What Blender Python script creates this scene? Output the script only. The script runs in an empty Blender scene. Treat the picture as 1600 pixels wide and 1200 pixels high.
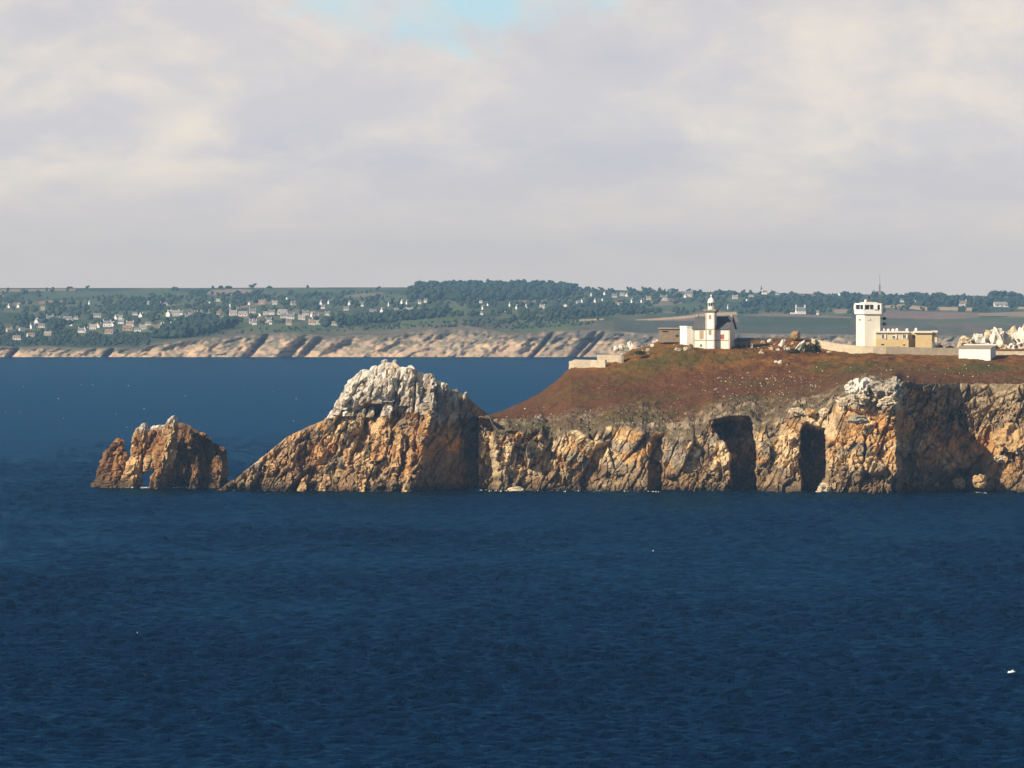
import bpy, math, random
import numpy as np
from mathutils import Vector
random.seed(7); np.random.seed(7)
scn = bpy.context.scene
R = math.radians

# ------------------------------------------------------------------ camera
FPX, EYE, VH = 14100.0, 50.7, 470.0          # focal length in photo pixels, eye height, horizon row (1600x1200 photo)
cd = bpy.data.cameras.new('camera'); cam = bpy.data.objects.new('camera', cd)
scn.collection.objects.link(cam); scn.camera = cam
cam.location = (0, 0, EYE); cam.rotation_euler = (R(90), 0, 0)
cd.sensor_width = 36; cd.lens = FPX*36/1600; cd.shift_y = -130/1600
cd.clip_start = 5; cd.clip_end = 60000
# ------------------------------------------------------------------ light
SUN_AZ, SUN_EL = 52, 31                       # degrees left of straight behind the camera, elevation
sd = Vector((-math.sin(R(SUN_AZ))*math.cos(R(SUN_EL)), -math.cos(R(SUN_AZ))*math.cos(R(SUN_EL)), math.sin(R(SUN_EL))))
ld = bpy.data.lights.new('sun', 'SUN'); sun = bpy.data.objects.new('sun', ld); scn.collection.objects.link(sun)
ld.energy = 5.0; ld.angle = R(0.5); ld.color = (1.0, 0.86, 0.66)
sun.rotation_euler = sd.to_track_quat('Z', 'Y').to_euler(); sun.location = (0, 0, 400)
w = bpy.data.worlds.new('World'); scn.world = w; w.use_nodes = True
nt = w.node_tree; nt.nodes.clear()
def N(t, **k):
    n = nt.nodes.new(t)
    for a, b in k.items(): setattr(n, a, b)
    return n
def math_node(op, a, b=None, c=None, clamp=False):
    n = N('ShaderNodeMath', operation=op, use_clamp=clamp)
    for i, v in enumerate((a, b, c)):
        if v is None: continue
        if isinstance(v, (int, float)): n.inputs[i].default_value = v
        else: nt.links.new(v, n.inputs[i])
    return n.outputs[0]
def mixc(fac, a, b):
    n = N('ShaderNodeMix', data_type='RGBA')
    if isinstance(fac, (int, float)): n.inputs[0].default_value = fac
    else: nt.links.new(fac, n.inputs[0])
    for i, v in ((6, a), (7, b)):
        if isinstance(v, tuple): n.inputs[i].default_value = (*v, 1)
        else: nt.links.new(v, n.inputs[i])
    return n.outputs[2]
def ramp(v, lo, hi):
    n = N('ShaderNodeMapRange', interpolation_type='SMOOTHSTEP'); n.inputs[1].default_value = lo; n.inputs[2].default_value = hi
    nt.links.new(v, n.inputs[0]); return n.outputs[0]
sky = N('ShaderNodeTexSky', sky_type='NISHITA'); sky.sun_disc = False
sky.sun_elevation = R(SUN_EL); sky.sun_rotation = R(180+SUN_AZ); sky.altitude = 50; sky.dust_density = 1.2
tc = N('ShaderNodeTexCoord'); sep = N('ShaderNodeSeparateXYZ'); nt.links.new(tc.outputs['Generated'], sep.inputs[0])
sx, sy, sz = sep.outputs
az = math_node('ARCTAN2', sx, sy)
zz = math_node('MAXIMUM', sz, 0.0)
rr = math_node('DIVIDE', 1.0, math_node('ADD', zz, 0.06))
def cnoise(sa, sr, off, detail=5, rough=0.5, dist=0.0):
    cb = N('ShaderNodeCombineXYZ')
    nt.links.new(math_node('MULTIPLY', az, sa), cb.inputs[0]); nt.links.new(math_node('MULTIPLY', rr, sr), cb.inputs[1]); cb.inputs[2].default_value = off
    t = N('ShaderNodeTexNoise'); t.inputs['Scale'].default_value = 1; t.inputs['Detail'].default_value = detail
    t.inputs['Roughness'].default_value = rough; t.inputs['Distortion'].default_value = dist
    nt.links.new(cb.outputs[0], t.inputs['Vector']); return t.outputs[0]
n1 = cnoise(42, 0.62, 3.7, 6, 0.55, 0.3)          # cloud bodies
n2 = cnoise(30, 0.55, 11.2, 5, 0.5)               # grey undersides
n4 = cnoise(90, 1.1, 5.5, 6, 0.6, 0.4)
n3 = cnoise(22, 0.45, 21.4, 5, 0.5, 0.2)          # gaps
skyc = N('ShaderNodeVectorMath', operation='SCALE'); nt.links.new(sky.outputs[0], skyc.inputs[0]); skyc.inputs['Scale'].default_value = 0.05
nb = math_node('ADD', math_node('MULTIPLY', n1, 0.7), math_node('MULTIPLY', n4, 0.3))
cloud = mixc(ramp(nb, 0.40, 0.66), (0.545, 0.52, 0.53), (0.74, 0.66, 0.555))
cloud = mixc(math_node('MULTIPLY', ramp(n2, 0.44, 0.68), math_node('MULTIPLY', ramp(zz, 0.004, 0.02), 0.55)), cloud, (0.45, 0.45, 0.495))
cloud = mixc(math_node('SUBTRACT', 1.0, ramp(zz, 0.0, 0.018)), cloud, (0.67, 0.565, 0.485))
gu = math_node('MULTIPLY', math_node('ADD', az, 0.0036), 56.0); gv = math_node('MULTIPLY', math_node('SUBTRACT', zz, 0.0352), 165.0)
gap = math_node('SUBTRACT', 1.0, math_node('ADD', math_node('MULTIPLY', gu, gu), math_node('MULTIPLY', gv, gv)))
gap = ramp(math_node('ADD', gap, math_node('MULTIPLY', math_node('SUBTRACT', n4, 0.5), 5.0)), -0.5, 1.3)       # one blue opening
gap = math_node('MAXIMUM', gap, math_node('MULTIPLY', ramp(n3, 0.54, 0.64), ramp(zz, 0.036, 0.06)))
cover = math_node('MULTIPLY', math_node('SUBTRACT', 1.0, gap), math_node('SUBTRACT', 1.0, math_node('MULTIPLY', ramp(zz, 0.034, 0.13), 0.94)))
skyblue = mixc(ramp(zz, 0.036, 0.12), (0.42, 0.60, 0.66), skyc.outputs[0])
final = mixc(cover, skyblue, cloud)
bg = N('ShaderNodeBackground'); nt.links.new(final, bg.inputs[0]); bg.inputs[1].default_value = 1.0
out = N('ShaderNodeOutputWorld'); nt.links.new(bg.outputs[0], out.inputs[0])
vs = scn.view_settings; vs.view_transform = 'Standard'; vs.look = 'None'; vs.exposure = 0.36; vs.gamma = 1.0; vs.use_curve_mapping = False
scn.render.engine = 'CYCLES'
scn.cycles.use_denoising = True; scn.cycles.max_bounces = 5; scn.cycles.diffuse_bounces = 3; scn.cycles.volume_bounces = 1
scn.cycles.glossy_bounces = 2; scn.cycles.transmission_bounces = 2; scn.cycles.sample_clamp_indirect = 4

# ------------------------------------------------------------------ helpers
col = scn.collection
def P(x, y, Y):
    "photo pixel at depth Y -> world point"
    return ((x-800)*Y/FPX, Y, EYE-(y-VH)*Y/FPX)
def waterY(y): return EYE*FPX/(y-VH)
def tag(o, label=None, cat=None, group=None, kind=None):
    if label: o['label'] = label
    if cat: o['category'] = cat
    if group: o['group'] = group
    if kind: o['kind'] = kind
    return o
def empty(name, loc, rz=0):
    o = bpy.data.objects.new(name, None); col.objects.link(o); o.location = loc; o.rotation_euler = (0, 0, rz); o.empty_display_size = .5; return o
def link(name, me, mat, parent=None):
    o = bpy.data.objects.new(name, me); col.objects.link(o)
    if mat and not me.materials: me.materials.append(mat)
    if parent: o.parent = parent
    return o
def grid_mesh(name, V, cols=None, smooth=True):
    "V: (rows, cols, 3)"
    r, c = V.shape[:2]
    me = bpy.data.meshes.new(name)
    idx = np.arange(r*c).reshape(r, c)
    q = np.stack([idx[:-1, :-1], idx[:-1, 1:], idx[1:, 1:], idx[1:, :-1]], -1).reshape(-1, 4)
    me.vertices.add(r*c); me.vertices.foreach_set('co', V.reshape(-1).astype(np.float32))
    me.loops.add(q.size); me.loops.foreach_set('vertex_index', q.reshape(-1).astype(np.int32))
    me.polygons.add(len(q)); me.polygons.foreach_set('loop_start', (np.arange(len(q))*4).astype(np.int32))
    try: me.polygons.foreach_set('loop_total', np.full(len(q), 4, np.int32))
    except Exception: pass
    me.polygons.foreach_set('use_smooth', np.full(len(q), smooth, bool))
    me.update(calc_edges=True)
    if cols is not None: set_cols(me, cols.reshape(-1, 3))
    return me
def set_cols(me, c):
    a = me.color_attributes.new('Col', 'FLOAT_COLOR', 'POINT')
    c4 = np.ones((len(c), 4), np.float32); c4[:, :3] = c
    a.data.foreach_set('color', c4.reshape(-1))
class MB:
    def __init__(s): s.v = []; s.f = []
    def add(s, vs, fs):
        n = len(s.v); s.v += [tuple(p) for p in vs]; s.f += [tuple(i+n for i in f) for f in fs]; return s
    def box(s, x0, x1, y0, y1, z0, z1):
        return s.add([(x0,y0,z0),(x1,y0,z0),(x1,y1,z0),(x0,y1,z0),(x0,y0,z1),(x1,y0,z1),(x1,y1,z1),(x0,y1,z1)],
                     [(0,3,2,1),(4,5,6,7),(0,1,5,4),(1,2,6,5),(2,3,7,6),(3,0,4,7)])
    def prism(s, pts, z0, z1, top=None):
        n = len(pts); tp = top or pts
        return s.add([(x,y,z0) for x,y in pts]+[(x,y,z1) for x,y in tp],
                     [tuple(range(n))[::-1], tuple(range(n, 2*n))]+[(i,(i+1)%n,n+(i+1)%n,n+i) for i in range(n)])
    def lathe(s, prof, seg=16, c=(0,0), cap=True):
        n = len(s.v); ln = len(prof)
        for r, z in prof:
            for k in range(seg):
                a = 2*math.pi*k/seg; s.v.append((c[0]+r*math.cos(a), c[1]+r*math.sin(a), z))
        for i in range(ln-1):
            for k in range(seg):
                k2 = (k+1)%seg; s.f.append((n+i*seg+k, n+i*seg+k2, n+(i+1)*seg+k2, n+(i+1)*seg+k))
        if cap:
            s.f.append(tuple(n+k for k in range(seg))[::-1]); s.f.append(tuple(n+(ln-1)*seg+k for k in range(seg)))
        return s
    def tube(s, a, b, r, seg=6, r2=None):
        a = Vector(a); b = Vector(b); d = (b-a).normalized(); u = d.orthogonal().normalized(); v = d.cross(u); r2 = r if r2 is None else r2
        n = len(s.v)
        for p, q in ((a, r), (b, r2)):
            for k in range(seg):
                t = 2*math.pi*k/seg; s.v.append(tuple(p+u*(q*math.cos(t))+v*(q*math.sin(t))))
        s.f += [(n+k, n+(k+1)%seg, n+seg+(k+1)%seg, n+seg+k) for k in range(seg)]
        s.f += [tuple(n+k for k in range(seg))[::-1], tuple(n+seg+k for k in range(seg))]
        return s
    def mesh(s, name):
        me = bpy.data.meshes.new(name); me.from_pydata(s.v, [], s.f); me.update(); return me
    def build(s, name, mat, parent=None): return link(name, s.mesh(name), mat, parent)
# ---- numpy noise
def h32(ix, iy, iz, seed):
    h = (ix.astype(np.int64)*374761393 + iy.astype(np.int64)*668265263 + iz.astype(np.int64)*2147483647 + seed*974634541) & 0xffffffff
    h = ((h ^ (h >> 13))*1274126177) & 0xffffffff
    h = ((h ^ (h >> 16))*2246822519) & 0xffffffff
    return ((h ^ (h >> 15)) & 0xffffff)/float(0xffffff)
def vn2(x, y, seed=0):
    xi = np.floor(x); yi = np.floor(y); fx = x-xi; fy = y-yi
    fx = fx*fx*(3-2*fx); fy = fy*fy*(3-2*fy); z = np.zeros_like(xi)
    a = h32(xi, yi, z, seed); b = h32(xi+1, yi, z, seed); c = h32(xi, yi+1, z, seed); d = h32(xi+1, yi+1, z, seed)
    return (a*(1-fx)+b*fx)*(1-fy)+(c*(1-fx)+d*fx)*fy
def fbm2(x, y, seed=0, o=4, g=.5):
    s = 0; a = 1; t = 0
    for i in range(o): s = s+a*vn2(x*2**i+i*17.3, y*2**i+i*9.1, seed+i); t += a; a *= g
    return s/t-.5
def facet2(x, y, seed, tilt=1.0):
    "2-D cells, each a tilted plane; returns displacement (-1..1), edge distance, cell random"
    xi = np.floor(x); yi = np.floor(y); z = np.zeros_like(xi)
    best = np.full(x.shape, 9.); sec = np.full(x.shape, 9.); val = np.zeros_like(x); rid = np.zeros_like(x)
    for dx in (-1, 0, 1):
        for dy in (-1, 0, 1):
            cx = xi+dx; cy = yi+dy
            px = cx+h32(cx, cy, z, seed); py = cy+h32(cx, cy, z, seed+1)
            d = (px-x)**2+(py-y)**2
            r = h32(cx, cy, z, seed+2)
            v = (r-.5)*2+tilt*((h32(cx, cy, z, seed+3)-.5)*2*(x-px)+(h32(cx, cy, z, seed+4)-.5)*2*(y-py))
            m = d < best
            sec = np.where(m, best, np.minimum(sec, d)); val = np.where(m, v, val); rid = np.where(m, r, rid); best = np.where(m, d, best)
    return val, np.sqrt(sec)-np.sqrt(best), rid
def facet3(p, seed, tilt=1.0):
    i = np.floor(p); best = np.full(len(p), 9.); sec = best.copy(); val = np.zeros(len(p)); rid = val.copy()
    for dx in (-1, 0, 1):
        for dy in (-1, 0, 1):
            for dz in (-1, 0, 1):
                cx, cy, cz = i[:,0]+dx, i[:,1]+dy, i[:,2]+dz
                q = np.stack([cx+h32(cx,cy,cz,seed), cy+h32(cx,cy,cz,seed+1), cz+h32(cx,cy,cz,seed+2)], 1)
                e = p-q; d = (e*e).sum(1); r = h32(cx,cy,cz,seed+3)
                g = np.stack([h32(cx,cy,cz,seed+4), h32(cx,cy,cz,seed+5), h32(cx,cy,cz,seed+6)], 1)*2-1
                v = (r-.5)*2+tilt*(g*e).sum(1)
                m = d < best; sec = np.where(m, best, np.minimum(sec, d)); val = np.where(m, v, val); rid = np.where(m, r, rid); best = np.where(m, d, best)
    return val, np.sqrt(sec)-np.sqrt(best), rid
def sst(a, b, x):
    t = np.clip((x-a)/(b-a), 0, 1); return t*t*(3-2*t)
def lerp(a, b, t):
    return np.asarray(a)*(1-t[..., None])+np.asarray(b)*t[..., None]
def mixcol(c, new, t): return c*(1-t[..., None])+np.asarray(new)*t[..., None]
def ip(x, pts):
    p = np.array(pts, float); return np.interp(x, p[:,0], p[:,1])

# ------------------------------------------------------------------ materials
M = {}
def mat(name, c=None, rough=.85, noise=None, amt=.25, bump=0, bscale=1.0, attr=False, spec=.3, metal=0, detail=4):
    m = bpy.data.materials.new(name); m.use_nodes = True; t = m.node_tree; b = t.nodes['Principled BSDF']
    b.inputs['Roughness'].default_value = rough; b.inputs['Specular IOR Level'].default_value = spec; b.inputs['Metallic'].default_value = metal
    tc = t.nodes.new('ShaderNodeTexCoord')
    src = None
    if attr:
        a = t.nodes.new('ShaderNodeVertexColor'); a.layer_name = 'Col'; src = a.outputs[0]
    if noise:
        n = t.nodes.new('ShaderNodeTexNoise'); n.inputs['Scale'].default_value = noise; n.inputs['Detail'].default_value = detail; n.inputs['Roughness'].default_value = .6
        t.links.new(tc.outputs['Object'], n.inputs['Vector'])
        mr = t.nodes.new('ShaderNodeMapRange'); mr.inputs[1].default_value = .25; mr.inputs[2].default_value = .75; mr.inputs[3].default_value = 1-amt; mr.inputs[4].default_value = 1+amt
        t.links.new(n.outputs[0], mr.inputs[0])
        sc = t.nodes.new('ShaderNodeVectorMath'); sc.operation = 'SCALE'; t.links.new(mr.outputs[0], sc.inputs['Scale'])
        if src: t.links.new(src, sc.inputs[0])
        else: sc.inputs[0].default_value = c
        src = sc.outputs[0]
    if src: t.links.new(src, b.inputs['Base Color'])
    else: b.inputs['Base Color'].default_value = (*c, 1)
    if bump:
        n2 = t.nodes.new('ShaderNodeTexNoise'); n2.inputs['Scale'].default_value = bscale; n2.inputs['Detail'].default_value = 5; n2.inputs['Roughness'].default_value = .65
        t.links.new(tc.outputs['Object'], n2.inputs['Vector'])
        bp = t.nodes.new('ShaderNodeBump'); bp.inputs['Distance'].default_value = bump; bp.inputs['Strength'].default_value = 1
        t.links.new(n2.outputs[0], bp.inputs['Height']); t.links.new(bp.outputs[0], b.inputs['Normal'])
    M[name] = m; return m
mat('rock', rough=.9, noise=1.1, amt=.3, bump=.25, bscale=1.6, attr=True, spec=.2)
mat('headland', rough=.92, noise=.9, amt=.42, bump=.2, bscale=1.8, attr=True, spec=.15)
mat('far_land', rough=.95, noise=.035, amt=.3, attr=True, spec=.1, detail=6)
mat('white_render', (.77,.73,.63), .8, 1.2, .07)
mat('lime_wall', (.80,.76,.65), .8, 1.2, .07)
mat('white_bright', (.84,.82,.78), .75, 1.0, .05)
mat('cream_render', (.72,.60,.40), .85, .8, .08)
mat('yellow_render', (.66,.50,.26), .85, .8, .1)
mat('granite', (.34,.30,.23), .9, 2.0, .2, .05, 3)
mat('slate', (.10,.10,.112), .6, 2.5, .35, .02, 5)
mat('slate_far', (.16,.165,.18), .7, .2, .3)
mat('dark_metal', (.03,.03,.033), .5, 2, .2)
mat('grey_metal', (.16,.16,.17), .5, 2, .2)
mat('window_glass', (.03,.04,.05), .15, 1, .2, spec=.5)
mat('tan_shutter', (.42,.30,.18), .7, 2, .15)
mat('red_panel', (.5,.06,.03), .7, 2, .15)
mat('concrete', (.36,.31,.24), .9, 1.0, .2, .05, 2)
mat('brown_concrete', (.26,.20,.14), .9, 1.0, .25, .05, 2)
mat('wall_stone', (.52,.44,.32), .9, .9, .22, .08, 2)
mat('white_stone', (.62,.58,.50), .85, 2.0, .2, .1, 3)
mat('house_white', (.80,.78,.74), .8, .3, .05)
mat('house_cream', (.70,.63,.53), .8, .3, .08)
mat('house_tan', (.48,.38,.28), .8, .3, .08)
mat('roof_grey', (.20,.20,.215), .7, .3, .25)
mat('roof_light', (.33,.31,.30), .7, .3, .2)
mat('roof_brown', (.30,.20,.15), .7, .3, .2)
mat('tree_leaf', (.035,.055,.025), .9, .25, .45)
mat('wood_leaf', (.028,.05,.03), .9, .05, .45)
mat('bark', (.06,.045,.03), .9, 2, .2)
mat('shrub_leaf', (.055,.06,.018), .9, 1.5, .4)
mat('foam', (.78,.80,.80), .8, 2, .1)
mat('float_white', (.85,.85,.82), .5)
# sea water
m = bpy.data.materials.new('sea_water'); m.use_nodes = True; t = m.node_tree; t.nodes.clear()
tcn = t.nodes.new('ShaderNodeTexCoord')
def wn(scale, detail, sxyz):
    mp = t.nodes.new('ShaderNodeMapping'); mp.inputs['Scale'].default_value = sxyz; t.links.new(tcn.outputs['Object'], mp.inputs[0])
    n = t.nodes.new('ShaderNodeTexNoise'); n.inputs['Scale'].default_value = scale; n.inputs['Detail'].default_value = detail; n.inputs['Roughness'].default_value = .6
    t.links.new(mp.outputs[0], n.inputs[0]); return n.outputs[0]
b1 = wn(.8, 5, (1, .6, 1))
bp = t.nodes.new('ShaderNodeBump'); bp.inputs['Distance'].default_value = .7; bp.inputs['Strength'].default_value = 1
t.links.new(b1, bp.inputs['Height'])
df = t.nodes.new('ShaderNodeBsdfDiffuse'); df.inputs[0].default_value = (.0003, .0062, .019, 1)
gl = t.nodes.new('ShaderNodeBsdfGlossy'); gl.inputs[0].default_value = (.14, .48, .86, 1); gl.inputs['Roughness'].default_value = .1
fr = t.nodes.new('ShaderNodeFresnel'); fr.inputs[0].default_value = 1.333
mu = t.nodes.new('ShaderNodeMath'); mu.operation = 'MULTIPLY'; mu.inputs[1].default_value = .54; t.links.new(fr.outputs[0], mu.inputs[0])
mx = t.nodes.new('ShaderNodeMixShader'); t.links.new(mu.outputs[0], mx.inputs[0]); t.links.new(df.outputs[0], mx.inputs[1]); t.links.new(gl.outputs[0], mx.inputs[2])
for n_ in (df, gl, fr): t.links.new(bp.outputs[0], n_.inputs['Normal'])
om = t.nodes.new('ShaderNodeOutputMaterial'); t.links.new(mx.outputs[0], om.inputs[0])
M['sea_water'] = m

# ------------------------------------------------------------------ sea
def build_sea():
    us = np.concatenate([[-1.6, -.7, -.3, -.14, -.085], np.linspace(-.064, .064, 300), [.085, .14, .3, .7, 1.6]])
    ys = [200, 500, 750]; y = 840.
    while y < 2480: ys.append(y); y += .9+1.2*(y-840)/1640
    while y < 4600: ys.append(y); y += 2+8*(y-2480)/2100
    ys += [5200, 6500, 8200, 10000, 15800]
    ys = np.array(ys); U, Y = np.meshgrid(us, ys); X = U*Y
    X[0] *= 6
    z = np.zeros_like(X)
    rng = np.random.RandomState(3)
    wob = 5*fbm2(X/25, Y/40, 50, 2); wob2 = 5*fbm2(X/11, Y/17, 53, 2)
    for i in range(44):
        L = 1.5*(5.5/1.5)**rng.rand()*(2.2 if i % 11 == 0 else 1); a = R(-98)+rng.randn()*.62     # chop running towards the shore
        k = 2*math.pi/L; ph = rng.rand()*6.28
        ww = np.sin(k*(X*math.cos(a)+Y*math.sin(a))+ph+wob*rng.randn()+wob2*rng.randn())
        z += .0142*L*(ww+.3*ww*ww)
    gust = .85+1.5*fbm2(X/45, Y/160, 91, 3)
    fade = sst(.064, .060, np.abs(U))*sst(840, 890, Y)*sst(4600, 2100, Y)
    V = np.stack([X, Y, z*fade*gust], -1)
    first = V[:1].copy(); first[..., 1] = -1500; V = np.concatenate([first, V], 0)
    o = link('sea', grid_mesh('sea', V), M['sea_water']); tag(o, 'dark blue wind-rippled sea filling the foreground', 'sea', kind='structure')
build_sea()

# ------------------------------------------------------------------ rock displacement shared by cliffs
def rock_disp(x, z, seed, dip=66, amp=1.0):
    c, s = math.cos(R(dip)), math.sin(R(dip))
    wx = x+1.2*fbm2(x/4, z/4, seed+80, 3); wz = z+1.2*fbm2(x/4+9, z/4, seed+81, 3)
    al = wx*c+wz*s; ac = -wx*s+wz*c
    a1, e1, r1 = facet2(al/11, ac/5.0, seed, 1.5)
    a2, e2, r2 = facet2(al/3.6, ac/1.9, seed+10, 1.5)
    a3, e3, r3 = facet2(al/1.35, ac/.8, seed+20, 1.4)
    a4, e4, r4 = facet2(wx/.75, wz/.6, seed+27, 1.3)
    rough = .55+.9*sst(.38, .62, fbm2(x/14, z/9, seed+85, 3)+.5)
    d = 1.9*a1+.95*a2*rough+.46*a3*rough+.2*a4*rough-1.1*np.exp(-e1/.05)-.7*np.exp(-e2/.07)*rough
    return amp*d+.5*fbm2(x/2, z/2, seed+30, 4), (r1, r2, r3), (e1, e2, e3)
OCHRE = (.47,.27,.105); CREAM = (.60,.45,.26); GREYR = (.27,.215,.15); BROWN = (.17,.10,.05); TIDE = (.055,.040,.026); WHITE = (.66,.62,.55)
HEATH = (.110,.047,.018); HEATH_O = (.20,.088,.020); OLIVE = (.085,.066,.016); SCRUB = (.135,.098,.058)
def rock_colour(x, z, rs, seed):
    n1 = fbm2(x/9, z/9, seed+40, 4)+.5; n2 = fbm2(x/4, z/3, seed+44, 4)+.5; r1, r2, r3 = rs
    c = lerp(OCHRE, CREAM, sst(.42, .66, n1+.18*(r2-.5)))
    c = mixcol(c, GREYR, sst(.5, .66, n2+.22*(r1-.5)))
    c = mixcol(c, BROWN, .75*sst(.60, .72, fbm2(x/3+40, z/6, seed+47, 4)+.5+.12*(r3-.5)))
    c = c*(.82+.36*r3)[..., None]
    c = mixcol(c, np.array((.20,.135,.075))*(.7+.6*r3)[..., None], .8*sst(9, 3.5, z+6*fbm2(x/7, z/4, seed+48, 3)))
    tide = sst(2.6, .5, z+1.6*fbm2(x/4, z/2, seed+49, 3))
    return mixcol(c, TIDE, .92*tide)

# ------------------------------------------------------------------ headland
WL = [(100,763),(350,764.5),(640,768),(760,769),(900,769),(1140,770),(1290,773),(1400,775),(1500,772),(1600,773),(1900,775)]
LIP = [(745,652),(765,652),(774,668),(783,674),(847,669),(853,686),(870,680),(886,671),(928,677),(940,668),(957,662),(996,670),(1036,677),(1062,682),(1095,678),(1109,655),(1140,648),(1170,648),(1190,664),(1215,652),(1242,637),(1262,640),(1292,636),(1314,626),(1335,612),(1352,594),(1372,598),(1394,592),(1416,597),(1449,600),(1600,600),(1900,598)]
MID = [(745,651),(765,650.5),(790,646),(850,636),(893,616),(950,608),(1020,610),(1100,604),(1200,602),(1260,596),(1330,580),(1400,578),(1500,582),(1600,582),(1900,582)]
FRO = [(745,650.5),(765,649.5),(790,643),(840,620),(893,581),(930,574),(970,565),(1010,554),(1085,547.5),(1150,548.5),(1230,551),(1300,553),(1350,553.5),(1500,558),(1560,560),(1900,558)]
SKY = [(745,650),(765,649),(790,640),(840,617),(870,595),(885,580),(893,575),(930,566),(970,556),(985,546),(1010,540),(1033,530),(1070,527.5),(1100,531),(1190,527.5),(1245,526),(1268,529),(1300,536),(1340,545),(1480,546),(1560,545),(1620,542),(1900,542)]
def Y0(px): return EYE*FPX/(ip(px, WL)-VH)
def inlet(px, py, L, Rr, depth, top, soft=4.0):
    l = ip(py, L)+9*fbm2(px*0+depth, py/9, 210, 3); r = ip(py, Rr)+9*fbm2(px*0+depth*2, py/9, 211, 3); top = top+16*fbm2(px/12, py*0+depth, 212, 2)
    return depth*sst(l, l+soft, px)*sst(r+soft*.6, r, px)*sst(top-2, top+10, py)*sst(ip(px, LIP)+1, ip(px, LIP)+13, py)
def headland_front(px, py):
    Y = Y0(px)
    up = np.clip((ip(px, WL)-py), 0, 400)*.1702                        # height above water, m
    Y = Y+.32*up
    Y = Y+9*(fbm2(px/70, py/110, 301, 2))*sst(770, 800, px)            # buttresses
    # narrow shaded cove, cleft, and broad bay behind the block
    Y = Y+inlet(px, py, [(640,1112),(665,1110),(682,1120),(705,1138),(775,1141)], [(640,1160),(655,1172),(670,1176),(694,1180),(775,1181)], 24, 640)
    Y = Y+inlet(px, py, [(655,1256),(668,1251),(690,1249),(735,1247),(775,1253)], [(655,1276),(668,1288),(685,1290),(730,1287),(775,1280)], 20, 662)
    Y = Y+inlet(px, py, [(676,1026),(690,1018),(735,1012),(775,1010)], [(676,1034),(735,1034),(775,1032)], 4.5, 678, 2.5)
    le = ip(py, [(655,782),(690,769),(730,773),(775,779)])+10*fbm2(px*0, py/8, 216, 3)
    Y = Y+16*sst(le+3, le-5, px)*sst(ip(px, LIP)+1, ip(px, LIP)+13, py)
    bay = sst(1402, 1411, px+14*fbm2(px*0, py/12, 214, 3))
    face = sst(1590, 1545, px-.0*(py))
    right = sst(1544, 1556, px-.35*(690-py))*sst(664, 676, py)
    Y = Y+bay*(19+3*face)-bay*right*13
    Y = Y-sst(1288, 1296, px)*sst(1411, 1402, px)*3
    return Y
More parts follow.
